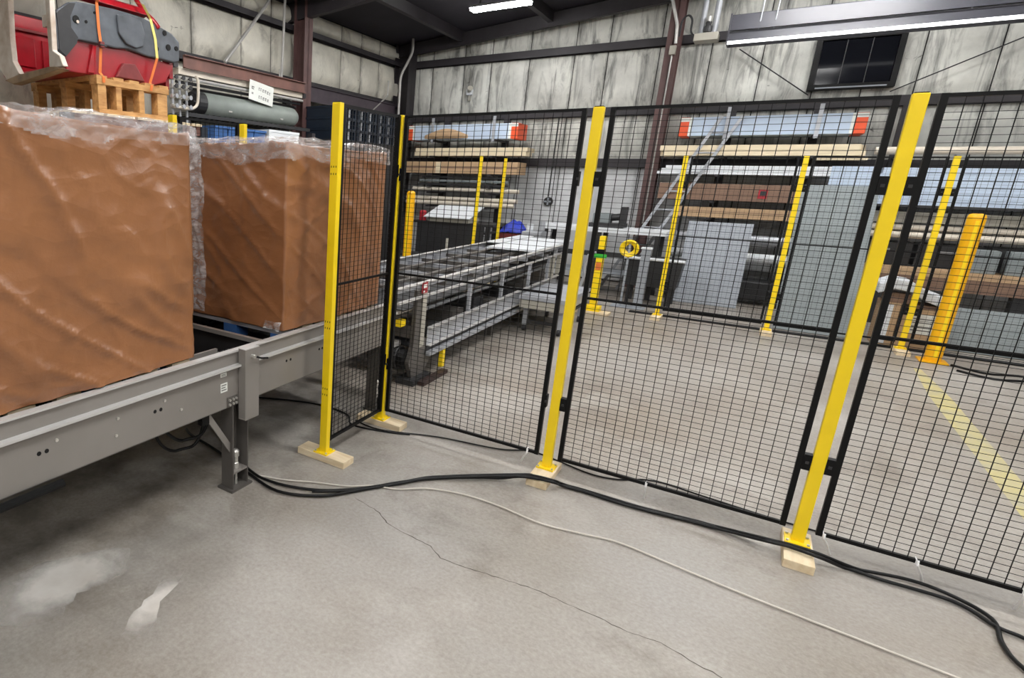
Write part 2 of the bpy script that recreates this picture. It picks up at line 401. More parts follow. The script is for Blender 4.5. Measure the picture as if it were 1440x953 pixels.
# girts: channel section, lip up
for z in (1.92, 2.71, 3.67):
    mb = MB().box(X0, X1, Y1-0.13, Y1-0.02, z-0.008, z).box(X0, X1, Y1-0.135, Y1-0.128, z-0.075, z+0.02).box(X0, X1, Y1-0.03, Y1-0.02, z-0.08, z+0.06)
    trim(mb, M_girt, 'dark steel girt along the back wall at height %.1f metres' % z)
for z in (1.92, 2.94, 3.66):
    mb = MB().box(X0+0.02, X0+0.15, 0.5, Y1-0.2, z-0.008, z).box(X0+0.145, X0+0.152, 0.5, Y1-0.2, z-0.055, z+0.012).box(X0+0.02, X0+0.03, 0.5, Y1-0.2, z-0.06, z+0.06)
    trim(mb, M_girt, 'dark steel girt along the left wall at height %.1f metres' % z)
def icol(x, y, zt, fw, d, along):
    mb = MB(); t = 0.012
    if along == 'y':
        mb.box(x-d/2, x-d/2+t, y-fw/2, y+fw/2, 0, zt).box(x+d/2-t, x+d/2, y-fw/2, y+fw/2, 0, zt).box(x-d/2, x+d/2, y-t/2, y+t/2, 0, zt)
    else:
        mb.box(x-fw/2, x+fw/2, y-d/2, y-d/2+t, 0, zt).box(x-fw/2, x+fw/2, y+d/2-t, y+d/2, 0, zt).box(x-t/2, x+t/2, y-d/2, y+d/2, 0, zt)
    mb.box(x-fw*0.7, x+fw*0.7, y-fw*0.7, y+fw*0.7, 0, 0.015)
    return mb
trim(icol(-5.72, 7.45, zc(-5.7)-0.01, 0.19, 0.2, 'y'), M_red, 'red oxide steel column on the left wall')
trim(icol(-5.78, 10.72, zc(-5.7)-0.01, 0.30, 0.30, 'y'), M_girt, 'dark steel column in the corner')
trim(icol(-1.42, 10.72, zc(-1.42)-0.01, 0.17, 0.22, 'x'), M_red, 'dark purple steel column on the back wall')
trim(MB().bar((-6, 10.72, zc(-6)-0.12), (X1, 10.72, zc(X1)-0.12), 0.1, 0.2), M_girt, 'dark rafter under the ceiling at the back wall')
trim(MB().bar((-6, 7.45, zc(-6)-0.14), (X1, 7.45, zc(X1)-0.14), 0.1, 0.24), M_girt, 'dark rafter under the ceiling above the red column')
trim(MB().box(-5.84, -5.80, 7.6, 10.5, 2.68, 2.69).box(-5.84, -5.83, 7.6, 10.5, 2.69, 2.90).box(-5.84, -5.80, 7.6, 10.5, 2.90, 2.91), mat('purple grey steel', rgb(82, 72, 80), 0.5), 'purple grey steel beam along the left wall right of the column')
# dark window
wn = struct('window_1', MB().box(0.22, 0.28, 10.80, 10.98, 2.86, 3.52).box(1.02, 1.08, 10.80, 10.98, 2.86, 3.52).box(0.28, 1.02, 10.80, 10.98, 3.46, 3.52).box(0.28, 1.02, 10.80, 10.98, 2.86, 2.92), M_blk, 'small dark window in a deep black frame')
for i in range(3):
    MB().box(0.285+i*0.246, 0.285+i*0.246+0.238, 10.83, 10.84, 2.925, 3.455).build('pane', M_glass, wn)
for i in (1, 2): MB().box(0.277+i*0.246, 0.285+i*0.246, 10.822, 10.845, 2.92, 3.46).build('mullion', M_dark, wn)
MB().box(0.30, 1.0, 10.785, 10.80, 2.868, 2.885).build('sill_bead', M_grey, wn)

# ================================================================== CEILING LIGHTS: ONE SEEN, THE REST ADDED
def strip_light(x, y, label, L=0.85):
    zt = zc(x) - 0.16
    t = thing('strip_light', label, 'light', (x, y, zt-0.10), 'ceiling strip lights')
    MB().prism([(-0.09, 0.03), (0.09, 0.03), (0.055, 0.075), (-0.055, 0.075)], 0, -L/2, L/2).build('housing', M_white, t, local=True, key='slh%f' % L)
    MB().box(-L/2+0.01, L/2-0.01, -0.08, 0.08, 0.0, 0.029).build('diffuser', M_lamp, t, local=True, key='sld%f' % L)
    for s in (-1, 1): MB().box(s*L*0.35-0.01, s*L*0.35+0.01, -0.01, 0.01, 0.075, 0.10+0.16+0.085*s*L*0.35).build('hanger', M_dark, t, local=True, key='slr%f%d' % (L, s))
strip_light(-3.42, 9.0, 'bright strip light at the ceiling above the long carton rack')
for x in (-3.4, 0.2, 3.8):  # unseen lamps added to light the room and the post fronts
    for y in (5.9, 2.9, 0.0, -2.6):
        if x < -3 and y == 0.0: continue
        strip_light(x, y, 'added ceiling strip light out of view', 1.3)
for x in (0.4, 3.8): strip_light(x, 9.0, 'added ceiling strip light out of view', 1.3)  # two more added lamps out of view

# ================================================================== FENCE
def fence_post(x, y, label, along='y', h=1.912, group='near fence posts', top=M_yel, fx=0.047, fy=0.036, far=False, slots=False):
    t = thing('fence_post', label, 'fence post', (x, y, 0), group)
    MB().box(-fx/2, fx/2, -fy/2, fy/2, 0.048, h-0.004).build('post', top, t, local=True, key='fp%s%f%f' % (top.name, h, fx), bevel=0.003)
    MB().box(-fx/2+0.004, fx/2-0.004, -fy/2+0.004, fy/2-0.004, h-0.004, h).build('cap', M_blk, t, local=True, key='fc%f%f' % (h, fx))
    pl = MB().box(-0.045, 0.045, -0.045, 0.045, 0.040, 0.048).build('base_plate', M_yel, t, local=True, key='fbp')
    if along == 'x': MB().box(-0.155, 0.165, -0.05, 0.055, 0, 0.040).build('wooden_block', M_wood, t, local=True, key='fwx', bevel=0.003)
    else: MB().box(-0.05, 0.055, -0.20, 0.11, 0, 0.040).build('wooden_block', M_woody, t, local=True, key='fwy', bevel=0.003)
    if not far:
        for s, (ax, ay) in enumerate(((0.036, 0.036), (-0.036, 0.036), (0.036, -0.036), (-0.036, -0.036))):
            MB().tube((ax, ay, 0.048), (ax, ay, 0.056), 0.006, 6).build('bolt', M_zinc, pl, local=True, key='fbb%d' % s)
        # little rows of punched slots
        for k, z in enumerate(() if not slots else (1.60, 1.565, 0.80, 0.765, 0.42, 0.385)):
            for q in (-0.014, 0.0, 0.014):
                MB().box(q-0.002, q+0.002, -fy/2-0.0006, -fy/2, z, z+0.010).build('slot', M_hole, t, local=True, key='fsl%d%f%f' % (k, q, fy))
    return t
PS = 0.052
def fence_panel(a, b, axis, fixed, label, z0=0.10, z1=1.905, group='near fence panels', wire=0.0025, sx=0.0435, sz=0.026, clips=(0.42, 1.58), cg=0.028):
    """frame from a to b along axis (0 x, 1 y)"""
    c = (a+b)/2
    loc = (c, fixed, 0) if axis == 0 else (fixed, c, 0)
    t = thing('mesh_fence', label, 'mesh fence', (loc[0], loc[1], z0), group)
    def bx(mb, u0, u1, w0, w1, zz0, zz1):
        return mb.box(u0, u1, fixed+w0, fixed+w1, zz0, zz1) if axis == 0 else mb.box(fixed+w0, fixed+w1, u0, u1, zz0, zz1)
    fr = 0.021
    for u in (a, b-fr): bx(MB(), u, u+fr, -0.012, 0.012, z0, z1).build('frame_upright', M_blk, t)
    bx(MB(), a+fr, b-fr, -0.008, 0.008, z0, z0+0.016).build('frame_rail', M_blk, t)
    bx(MB(), a+fr, b-fr, -0.008, 0.008, z1-0.014, z1).build('frame_rail', M_blk, t)
    bx(MB(), a+fr, b-fr, -0.001, 0.009, 0.995, 1.007).build('mid_rail', M_blk, t)
    mb = MB(); h = wire/2
    n = max(2, round((b-a-2*fr)/sx)); st = (b-a-2*fr)/n
    for i in range(1, n): u = a+fr+i*st; bx(mb, u-h*1.2, u+h*1.2, -0.0045, -0.0045+wire, z0+0.01, z1-0.008)
    n = round((z1-z0-0.03)/sz); st = (z1-z0-0.03)/n
    for i in range(1, n): z = z0+0.016+i*st; bx(mb, a+fr, b-fr, -0.0045-wire, -0.0045, z-h*0.72, z+h*0.72)
    mb.build('wire_mesh', M_wire, t, kind='stuff')
    for z in clips:
        for u, s in ((a, -1), (b, 1)):
            p0, p1 = (u-cg, u-0.0003) if s < 0 else (u+0.0003, u+cg)
            k = bx(MB(), p0, p1, -0.018, 0.016, z-0.035, z+0.035).build('clip', M_blk, t)
            q = (p0+p1)/2
            bx(MB(), q-0.006, q+0.006, -0.022, -0.018, z-0.006, z+0.006).build('clip_screw', M_dark, k)
    return t
XP = (-1.736, -0.685, 0.396, 1.477); YF = 3.2
fence_post(-1.736, 2.557, 'yellow fence post beside the conveyor, on a board laid crosswise', 'x', slots=True)
fence_post(XP[0], YF, 'yellow corner fence post half hidden between two black panel frames', 'x')
fence_post(XP[1], YF, 'middle yellow fence post with three cables crossing its wooden block')
fence_post(XP[2], YF, 'nearest large yellow fence post on the right of the picture')
fence_post(XP[3], YF, 'yellow fence post at the right end of the near fence')
fence_panel(2.557+0.024, YF-0.026, 1, -1.731, 'narrow black mesh panel set back along the conveyor', clips=(0.45, 1.6), cg=0.005)
fence_panel(XP[0]+0.032, XP[1]-PS, 0, YF, 'black mesh panel between corner post and middle yellow post', cg=0.008)
fence_panel(XP[1]+PS, XP[2]-PS, 0, YF, 'wide black mesh panel between middle post and large right post')
fence_panel(XP[2]+PS, XP[3]-PS, 0, YF, 'black mesh panel running out of the picture on the right')
# the same short return on the other side of the conveyor
fence_post(-3.08, 2.665, 'yellow post top showing above the first brown box', 'y')
fence_post(-3.08, 3.325, 'yellow post top showing above the second brown box', 'y')
fence_panel(2.665+PS, 3.325-PS, 1, -3.08, 'black mesh panel behind the brown boxes before blue crates')
# far fence
FX = (-0.775, 0.297, 1.390, 2.48); YB = 8.28
for x, l in zip(FX, ('far yellow fence post left of the smaller grey sheet', 'far yellow fence post between the two grey sheets', 'far yellow fence post beside the thick yellow bollard', 'far yellow fence post at the right edge')):
    fence_post(x, YB, l, 'y', group='far fence posts', far=True)
fence_panel(FX[0]+PS, FX[1]-PS, 0, YB, 'far mesh panel in front of the smaller grey sheet', group='far fence panels', wire=0.0014)
fence_panel(FX[1]+PS, FX[2]-PS, 0, YB, 'far mesh panel in front of the larger grey sheet', group='far fence panels', wire=0.0014)
fence_panel(FX[2]+PS, FX[3]-PS, 0, YB, 'far mesh panel in front of the pale blue sheets', group='far fence panels', wire=0.0014)
fence_post(-3.26, 8.45, 'far yellow fence post before the cardboard rack, the broader one', 'y', group='far fence posts', far=True)
fence_post(-3.17, 9.20, 'far yellow fence post before the cardboard rack, the slimmer one', 'y', group='far fence posts', far=True)

# bollards and the sensor post
def bollard(x, y, h, label, r=0.062):
    t = thing('bollard', label, 'bollard', (x, y, 0), 'thick yellow bollards')
    MB().lathe((0, 0, 0), [(r, 0.012), (r, h-0.03), (r*0.85, h-0.008), (r*0.5, h)], 20).build('pipe', M_oyel, t, local=True, key='bol', smooth=False)
    MB().box(-0.1, 0.1, -0.1, 0.1, 0, 0.012).build('base_plate', M_oyel, t, local=True, key='bolb')
    MB().box(-0.012, 0.012, -r-0.004, -r+0.01, 0.05, h-0.06).build('seam_strip', M_yel, t, local=True, key='bols')
bollard(1.585, 8.03, 1.40, 'thick orange yellow bollard on the right beside the far fence')
bollard(-4.06, 7.95, 1.40, 'thick orange yellow bollard on the left behind the conveyor')
t = thing('sensor_post', 'short yellow sensor post with a black band and green tag', 'post', (-1.45, 7.99, 0))
MB().box(-0.19, 0.2, -0.11, 0.11, 0, 0.035).build('wooden_block', M_wood, t, local=True, bevel=0.004)
MB().box(-0.09, 0.09, -0.07, 0.07, 0.035, 0.10).build('foot', M_yel, t, local=True, bevel=0.006)
MB().box(-0.04, 0.04, -0.04, 0.04, 0.10, 0.72).build('column', M_yel, t, local=True, bevel=0.004)
MB().box(-0.042, 0.042, -0.042, 0.042, 0.72, 0.80).build('band', M_blk, t, local=True)
MB().box(-0.035, 0.035, -0.035, 0.035, 0.80, 0.96).build('head', M_yel, t, local=True, bevel=0.006)
MB().box(-0.075, 0.075, -0.05, -0.043, 0.70, 0.745).build('tag', M_green, t, local=True)
MB().box(-0.03, 0.03, -0.046, -0.041, 0.55, 0.64).build('warning_label', M_strap, t, local=True)
MB().path([(-0.05, -0.02, 0.76), (-0.13, -0.02, 0.72), (-0.16, -0.02, 0.6), (-0.15, -0.01, 0.45), (-0.18, 0, 0.32)], 0.018, 6).build('sensor_lead', M_galv, t, local=True)
# yellow hose coil near it
t = thing('hose_coil', 'round yellow hose coil hanging behind the sensor post', 'hose', (-1.26, 8.75, 0))
for k in range(4):
    MB().path([(0.10*math.cos(a)*(1-k*0.12), -0.02+0.012*k, 0.77+0.10*math.sin(a)*(1-k*0.12)) for a in [i*2*math.pi/16 for i in range(17)]], 0.017, 6).build('coil', M_yel, t, local=True)
MB().box(-0.012, 0.012, 0.0, 0.03, 0, 0.86).build('stand', M_grey, t, local=True)
MB().box(-0.11, 0.11, -0.11, 0.11, 0, 0.01).build('foot', M_grey, t, local=True)
t = thing('control_pedestal', 'narrow light grey pedestal box right of the yellow coil', 'pedestal', (-1.06, 8.75, 0))
MB().box(-0.05, 0.05, -0.05, 0.05, 0.01, 0.78).build('column', M_grey, t, local=True, bevel=0.004)
MB().box(-0.09, 0.09, -0.09, 0.09, 0, 0.012).build('foot', M_grey, t, local=True)
MB().box(-0.06, 0.06, -0.06, 0.06, 0.78, 0.80).build('lid', M_white, t, local=True)

# ================================================================== WRAPPED BOXES
def box_surface(x0, x1, y0, y1, z0, z1, step, disp, keep=None):
    mb = MB(); idx = {}
    def vert(p):
        k = (round(p[0], 4), round(p[1], 4), round(p[2], 4))
        if k not in idx:
            v = Vector(p); nrm = Vector((0, 0, 0))
            if abs(p[0]-x0) < 1e-6: nrm.x -= 1
            if abs(p[0]-x1) < 1e-6: nrm.x += 1
            if abs(p[1]-y0) < 1e-6: nrm.y -= 1
            if abs(p[1]-y1) < 1e-6: nrm.y += 1
            if abs(p[2]-z1) < 1e-6: nrm.z += 1
            nrm.normalize(); idx[k] = len(mb.v); mb.v.append(tuple(v + disp(v, nrm)))
        return idx[k]
    def face(o, du, dv, lu, lv):
        nu = max(1, round(lu/step)); nv = max(1, round(lv/step))
        o = Vector(o); du = Vector(du); dv = Vector(dv)
        for j in range(nv):
            for i in range(nu):
                c = o+du*(lu*(i+.5)/nu)+dv*(lv*(j+.5)/nv)
                if keep and not keep(c): continue
                mb.f.append(tuple(vert(o+du*(lu*(i+a)/nu)+dv*(lv*(j+b)/nv)) for a, b in ((0,0),(1,0),(1,1),(0,1))))
    X = (1,0,0); Y = (0,1,0); Z = (0,0,1)
    face((x1,y0,z0), Y, Z, y1-y0, z1-z0); face((x0,y0,z0), Y, Z, y1-y0, z1-z0)
    face((x0,y0,z0), X, Z, x1-x0, z1-z0); face((x0,y1,z0), X, Z, x1-x0, z1-z0)
    face((x0,y0,z1), X, Y, x1-x0, y1-y0)
    return mb
def ridge(n): return 1 - abs(n)*2
def paper_disp(seed, amp, fold, ext):
    def d(v, n):
        q = Vector((v.x+v.y, v.z, seed))
        wv = noise.noise(Vector((q.x*1.3, q.y*1.3, seed)))*0.22
        s = (q.x*0.62 + q.y*0.78 + wv); tt = (q.x*0.78 - q.y*0.62)
        a = noise.noise(Vector((s*3.2, tt*0.75, seed+3)))
        b = noise.noise(Vector((s*7.0+2, tt*2.2, seed+7)))
        c = noise.noise(Vector((q.x*11, q.y*13, seed+11)))
        e = noise.noise(Vector((s*5.5-4, tt*1.1, seed+17)))
        k = max(0.0, 1-abs(e)*5.0)
        h = noise.noise(Vector((q.x*5.5, q.y*4.5, seed+23)))
        f = fold*(0.85*a + 0.26*b + 0.42*k*k) + amp*(c*0.35 + max(0.0, 1-abs(h)*9.0)*0.7)
        flat = min(1.0, 0.35+abs(n.x)+abs(n.y))
        ex = max(min(v.x-ext[0], ext[1]-v.x), min(v.y-ext[2], ext[3]-v.y))
        flat *= 0.22 + 0.78*min(1.0, ex/0.13)
        return n*(f*flat)
    return d
def wrapped_box(y0, y1, seed, label, fold):
    x0, x1, z0, z1 = -2.90, -1.915, 0.752, 1.712
    t = thing('wrapped_box', label, 'wrapped box', ((x0+x1)/2, (y0+y1)/2, z0), 'brown paper wrapped pallet loads')
    box_surface(x0, x1, y0, y1, z0, z1, 0.014, paper_disp(seed, 0.007, fold, (x0, x1, y0, y1))).build('paper_wrap', M_kraft, t, smooth=True)
    def fd(v, n):
        g = noise.noise(v*9.0+Vector((seed, 0, 0))); h = noise.noise(v*22.0+Vector((0, seed, 0)))
        return n*(0.030 + 0.014*g + 0.008*h)
    ebase = 0.045 if seed < 3 else 0.075
    def keep(c):
        if c.z > z1-1e-4: return True
        e = ebase + 0.06*noise.noise(Vector(((c.x+c.y)*2.3, seed, 0))) + 0.02*noise.noise(Vector(((c.x+c.y)*9, seed, 1)))
        return c.z > z1 - e
    box_surface(x0, x1, y0, y1, z0+0.4, z1+0.004, 0.008, fd, keep).build('stretch_film', M_film, t, smooth=True)
    return t
b1 = wrapped_box(0.70, 1.745, 2.0, 'nearer brown paper wrapped cube load on the conveyor', 0.044)
b2 = wrapped_box(2.385, 3.38, 5.0, 'farther brown paper wrapped cube load behind the yellow post', 0.034)
# bunched film running down the near face of the second box
def film_strip(parent, xa, xb, y, z0, z1, seed):
    mb = MB(); nx, nz = 14, 90
    for j in range(nz+1):
        for i in range(nx+1):
            a = i/nx; z = z0+(z1-z0)*j/nz
            x = xa+(xb-xa)*a + 0.015*noise.noise(Vector((z*5, seed, i*0.15)))
            yy = y - 0.035 - 0.022*noise.noise(Vector((x*26, z*9, seed))) - 0.016*noise.noise(Vector((x*50, z*24, seed)))
            mb.v.append((x, yy, z))
    for j in range(nz):
        for i in range(nx):
            k = j*(nx+1)+i; mb.f.append((k, k+1, k+nx+2, k+nx+1))
    return mb.build('film_bunch', M_film2, parent, smooth=True)
film_strip(b2, -2.60, -2.47, 2.375, 0.78, 1.70, 3.3)
mb = MB()
for k in range(3):
    p = [( -1.93-0.09*k+0.03*random.random(), 2.36-0.012*random.random(), 0.757+0.02*random.random()+0.012*q) for q in range(3)]
b2f = film_strip(b2, -2.03, -1.92, 2.392, 0.752, 0.80, 8.1)

# pallets under the loads
def pallet(y0, y1, label, loads):
    t = thing('pallet', label, 'pallet', (-2.40, (y0+y1)/2, 0.645), 'pallets on the conveyor')
    for x in (-2.86, -2.32, -1.965):
        n = 3
        for k in range(n):
            yy = y0 + (y1-y0-0.10)*k/(n-1)
            MB().box(x-0.05, x+0.05 if x < -2 else x+0.035, yy, yy+0.10, 0.645, 0.722).build('block', M_blue, t)
    for k in range(6):
        yy = y0 + (y1-y0-0.10)*k/5
        MB().box(-2.90, -1.93, yy, yy+0.10, 0.7225, 0.743).build('deck_board', M_galv if k == 0 else M_wood, t)
pallet(0.72, 1.73, 'pallet beneath the nearer brown load', 0)
pallet(2.395, 3.37, 'blue block pallet beneath the farther brown load', 1)

# ================================================================== CHAIN CONVEYOR
def conveyor_section(y0, y1, label, top=0.745):
    t = thing('chain_conveyor', label, 'conveyor', (-2.38, (y0+y1)/2, 0), 'chain conveyor sections')
    for s, xo in ((1, -1.87), (-1, -2.96)):
        rail = MB()
        rail.box(*sorted((xo-0.010*s, xo)), y0, y1, 0.47, 0.664)
        r = rail.build('side_plate', M_cnv, t)
        MB().box(*sorted((xo-0.012*s, xo+0.022*s)), y0, y1, 0.664, 0.674).build('ledge', M_cnv_lt, r)
        MB().box(*sorted((xo-0.018*s, xo-0.008*s)), y0, y1, 0.674, 0.737).build('upper_web', M_cnv, r)
        MB().box(*sorted((xo-0.032*s, xo+0.004*s)), y0, y1, 0.737, top).build('top_flange', M_cnv_lt, r)
        MB().box(*sorted((xo-0.05*s, xo-0.001*s)), y0, y1, 0.466, 0.4705).build('bottom_flange', M_cnv_dk, r)
    for x in (-2.14, -2.68):
        r = MB().box(x-0.03, x-0.024, y0+0.04, y1-0.02, 0.50, 0.628).box(x+0.024, x+0.03, y0+0.04, y1-0.02, 0.50, 0.628).box(x-0.03, x+0.03, y0+0.04, y1-0.02, 0.615, 0.628).build('chain_rail', M_cnv_dk, t)
        mb = MB(); k = 0; yy = y0+0.05
        while yy < y1-0.06:
            mb.box(x-0.016, x-0.010, yy, yy+0.032, 0.629, 0.644).box(x+0.010, x+0.016, yy, yy+0.032, 0.629, 0.644).box(x-0.010, x+0.010, yy+0.010, yy+0.022, 0.631, 0.643); yy += 0.038
        mb.build('chain', M_dark, t, kind='stuff')
    MB().box(-2.955, -1.885, y0, y1, 0.474, 0.480).build('added_dark_pan', M_dark, t)  # dark sheet added to hide the lit floor between the rails
    for yy in (y0+0.12, (y0+y1)/2, y1-0.12):
        MB().box(-2.948, -1.882, yy-0.025, yy+0.025, 0.50, 0.56).build('cross_member', M_cnv_dk, t)
    return t
ca = conveyor_section(-0.55, 2.02, 'grey chain conveyor section carrying the nearer load')
cb = conveyor_section(2.0205, 3.55, 'grey chain conveyor section carrying the farther load')
eb = MB().box(-2.93, -1.90, 2.235, 2.262, 0.700, 0.722).build('end_bar', M_zinc, cb)
MB().box(-2.93, -1.90, 2.262, 2.270, 0.50, 0.70).build('added_dark_plate', M_dark, eb)  # dark plate added to keep the gap below the end bar black
MB().box(-2.10, -2.085, 1.70, 2.06, 0.50, 0.69).build('inner_plate', M_cnv, ca)
# bolts and bolt holes on the visible side plates
def side_disc(parent, name, y, z, r, m, d=0.006, x=-1.87):
    MB().tube((x, y, z), (x+d, y, z), r, 10).build(name, m, parent)
for y, z in ((1.035, 0.612), (1.283, 0.543), (1.295, 0.612), (1.53, 0.618), (1.62, 0.55)):
    side_disc(ca, 'bolt', y, z, 0.0065, M_zinc)
for y in (0.967, 0.996, 1.479, 1.510):
    side_disc(ca, 'bolt_hole', y, 0.583, 0.0085, M_hole, 0.0008)
for y in (2.36, 2.395, 2.66, 2.69): side_disc(cb, 'bolt_hole', y, 0.60, 0.0075, M_hole, 0.0008)
for y, z in ((2.125, 0.60), (2.125, 0.54)): side_disc(cb, 'bolt', y, z, 0.007, M_zinc)
# shallow black guard along the near bottom
MB().path([(-1.848, -0.5, 0.452), (-1.848, 1.02, 0.450), (-1.848, 1.035, 0.450)], 0.016, 8).build('rubber_bumper', M_blk, ca)
# stickers near the joint
s1 = MB().box(-1.8695, -1.8688, 1.865, 1.905, 0.632, 0.650).build('sticker', M_paper, ca)
s2 = MB().box(-1.8695, -1.8688, 1.865, 1.910, 0.555, 0.600).build('sticker', M_paper, ca)
for k in range(3): MB().box(-1.8687, -1.8684, 1.870, 1.903-0.006*(k % 2), 0.563+k*0.012, 0.569+k*0.012).build('print_line', M_ink, s2)
for k in range(2): MB().box(-1.8687, -1.8684, 1.870, 1.899, 0.636+k*0.006, 0.639+k*0.006).build('print_line', M_ink, s1)
# joint bracket: outward channel over the joint
def leg(parent, x, y, s, zt=0.464):
    """H leg opening outward, s = +1 facing +x"""
    def bb(xa, xb, ya, yb, za, zb): return MB().box(*sorted((x+xa*s, x+xb*s)), y+ya, y+yb, za, zb)
    l = bb(-0.085, -0.078, -0.05, 0.05, 0.012, zt).build('leg', M_cnv_dk, parent)
    bb(-0.078, 0.0, -0.056, -0.050, 0.012, zt).build('leg_flange', M_cnv_dk, l)
    bb(-0.078, 0.0, 0.050, 0.056, 0.012, zt).build('leg_flange', M_cnv_dk, l)
    bb(-0.09, 0.012, -0.075, 0.075, 0.0, 0.012).build('foot_plate', M_cnv_dk, l)
    bb(-0.078, -0.002, -0.050, 0.050, 0.092, 0.102).build('level_plate', M_cnv, l)
    c = (x-0.035*s, y)
    MB().tube((*c, 0.012), (*c, 0.20), 0.009, 10).build('level_bolt', M_zinc, l)
    MB().lathe((*c, 0), [(0.017, 0.103), (0.017, 0.130), (0.013, 0.135), (0.013, 0.165), (0.019, 0.170), (0.019, 0.195), (0.012, 0.205)], 12).build('level_nut', M_zinc, l)
    return l
leg(ca, -1.872, 2.005, 1, 0.464); leg(ca, -2.958, 2.005, -1); leg(ca, -1.875, -0.35, 1); leg(ca, -2.955, -0.35, -1)
leg(cb, -1.875, 3.42, 1); leg(cb, -2.955, 3.42, -1)
bk = MB().box(-1.868, -1.822, 1.985, 1.992, 0.395, 0.748).box(-1.829, -1.822, 1.992, 2.085, 0.395, 0.748).box(-1.868, -1.829, 2.078, 2.085, 0.395, 0.70).box(-1.868, -1.822, 1.985, 2.085, 0.388, 0.395).build('joint_bracket', M_cnv, ca, bevel=0.002)
MB().box(-1.868, -1.822, 1.985, 2.085, 0.748, 0.752).build('bracket_lip', M_cnv_lt, bk)
MB().tube((-1.822, 2.03, 0.712), (-1.800, 2.03, 0.712), 0.010, 8).build('knob', M_zinc, bk)
MB().path([(-1.80, 2.04, 0.71), (-1.785, 2.06, 0.702), (-1.78, 2.10, 0.695)], 0.005, 6).build('knob_lead', M_blk, bk)
MB().box(-1.868, -1.866, 1.905, 1.975, 0.47, 0.520).build('bolt_plate', M_cnv_dk, ca)
for y in (1.92, 1.945, 1.965):
    for z in (0.482, 0.505): side_disc(ca, 'bolt', y, z, 0.006, M_zinc, 0.008, -1.866)
MB().bar((-1.895, 1.80, 0.455), (-1.895, 1.965, 0.215), 0.03, 0.008, (1, 0, 0)).build('brace', M_cnv, ca)
MB().box(-1.91, -1.88, 1.755, 1.80, 0.42, 0.462).build('brace_clip', M_blk, ca)

# ================================================================== LONG TRANSFER CONVEYOR BEYOND THE FENCE
t = thing('transfer_conveyor', 'long galvanised transfer conveyor frame beyond the mesh fence', 'conveyor', (-2.36, 6.1, 0))
TC = t
def P(name, m, *b, parent=None, **k): return MB().box(*b).build(name, m, parent or TC, **k)
for xo, s in ((-1.95, 1), (-2.79, -1)):
    y1_ = 8.25 if s > 0 else 9.05
    r = P('top_rail', M_galv, *sorted((xo-0.006*s, xo)), 3.72, y1_, 0.762 if s > 0 else 0.70, 0.79)
    P('rail_lip', M_cnv_lt, *sorted((xo-0.03*s, xo+0.012*s)), 3.72, y1_, 0.79, 0.798, parent=r)
    P('rail_lip', M_cnv_lt, *sorted((xo-0.006*s, xo+0.022*s)), 3.72, y1_, 0.684, 0.698, parent=r)
for y in (5.10, 5.95, 6.85, 7.60):
    P('upright', M_galv, -1.962, -1.935, y-0.018, y+0.018, 0.42, 0.684)
    P('upright', M_galv, -2.80, -2.775, y-0.018, y+0.018, 0.42, 0.684)
for y in (7.80, 8.10): P('end_upright', M_beige, -1.975, -1.93, y-0.03, y+0.03, 0.42, 0.684)
bm1 = P('lower_beam', M_galv, -1.955, -1.948, 4.27, 8.25, 0.272, 0.41)
P('beam_lip', M_cnv_lt, -1.955, -1.915, 4.27, 8.25, 0.41, 0.418, parent=bm1)
P('beam_lip', M_cnv_lt, -1.955, -1.915, 4.27, 8.25, 0.264, 0.272, parent=bm1)
bm1 = P('lower_beam', M_galv, -2.79, -2.783, 4.27, 8.25, 0.272, 0.41)
bm2 = P('guide_tube', M_galv, -1.945, -1.905, 4.26, 8.25, 0.182, 0.222, bevel=0.006)
P('guide_web', M_dark, -1.951, -1.944, 4.27, 8.25, 0.222, 0.264)
P('underside_shade', M_dark, -2.77, -1.985, 3.9, 8.2, 0.60, 0.61)  # dark sheet added to give the bed its shaded underside
P('floor_shade', M_dark, -2.77, -1.99, 4.35, 8.2, 0.20, 0.21)  # dark sheet standing in for floor shadow, hides the lit floor behind
for i in range(13):
    y = 4.25+i*0.31
    P('cross_bar', M_cnv_dk if i % 2 else M_galv, -2.78, -1.96, y, y+0.035, 0.715, 0.75)
for i in range(7): P('bed_box', M_cnv_dk if i % 2 else M_dark, -2.35, -2.05, 4.5+i*0.5, 4.75+i*0.5, 0.21, 0.36+0.05*(i % 3))
MB().tube((-2.12, 4.4, 0.50), (-2.12, 8.1, 0.50), 0.02, 8).build('drive_shaft', M_galv, TC)
for x in (-2.2, -2.52): P('long_bar', M_cnv_dk, x-0.02, x+0.02, 3.9, 8.6, 0.751, 0.772)
ep = MB().prism([(4.06, 0.74), (4.20, 0.74), (4.22, 0.35), (4.34, 0.28), (4.34, 0.12), (4.24, 0.045), (4.05, 0.045), (3.98, 0.18), (4.04, 0.30)], 0, -1.985, -1.95).build('end_plate', M_cnv_dk, t)
P('end_post', M_beige, -1.985, -1.94, 4.13, 4.20, 0.28, 0.74)
P('end_foot', M_dark, -2.05, -1.90, 3.98, 4.30, 0.0, 0.045)
P('end_foot', M_dark, -2.85, -2.70, 3.98, 4.30, 0.0, 0.045)
P('end_post', M_cnv_dk, -2.81, -2.76, 4.05, 4.20, 0.045, 0.69)
for y in (6.0, 8.1):
    for x in (-2.03, -2.79): P('support_leg', M_cnv_dk, x-0.02, x+0.02, y-0.03, y+0.03, 0.0, 0.264)
mo = MB().tube((-2.30, 4.02, 0.20), (-1.99, 4.02, 0.20), 0.085, 16).build('drive_motor', M_blk, t)
for k in range(6): MB().tube((-2.28+0.045*k, 4.02, 0.20), (-2.268+0.045*k, 4.02, 0.20), 0.094, 16).build('cooling_fin', M_dark, mo)
P('motor_box', M_cnv_lt, -2.25, -2.08, 3.98, 4.08, 0.286, 0.325, parent=mo)
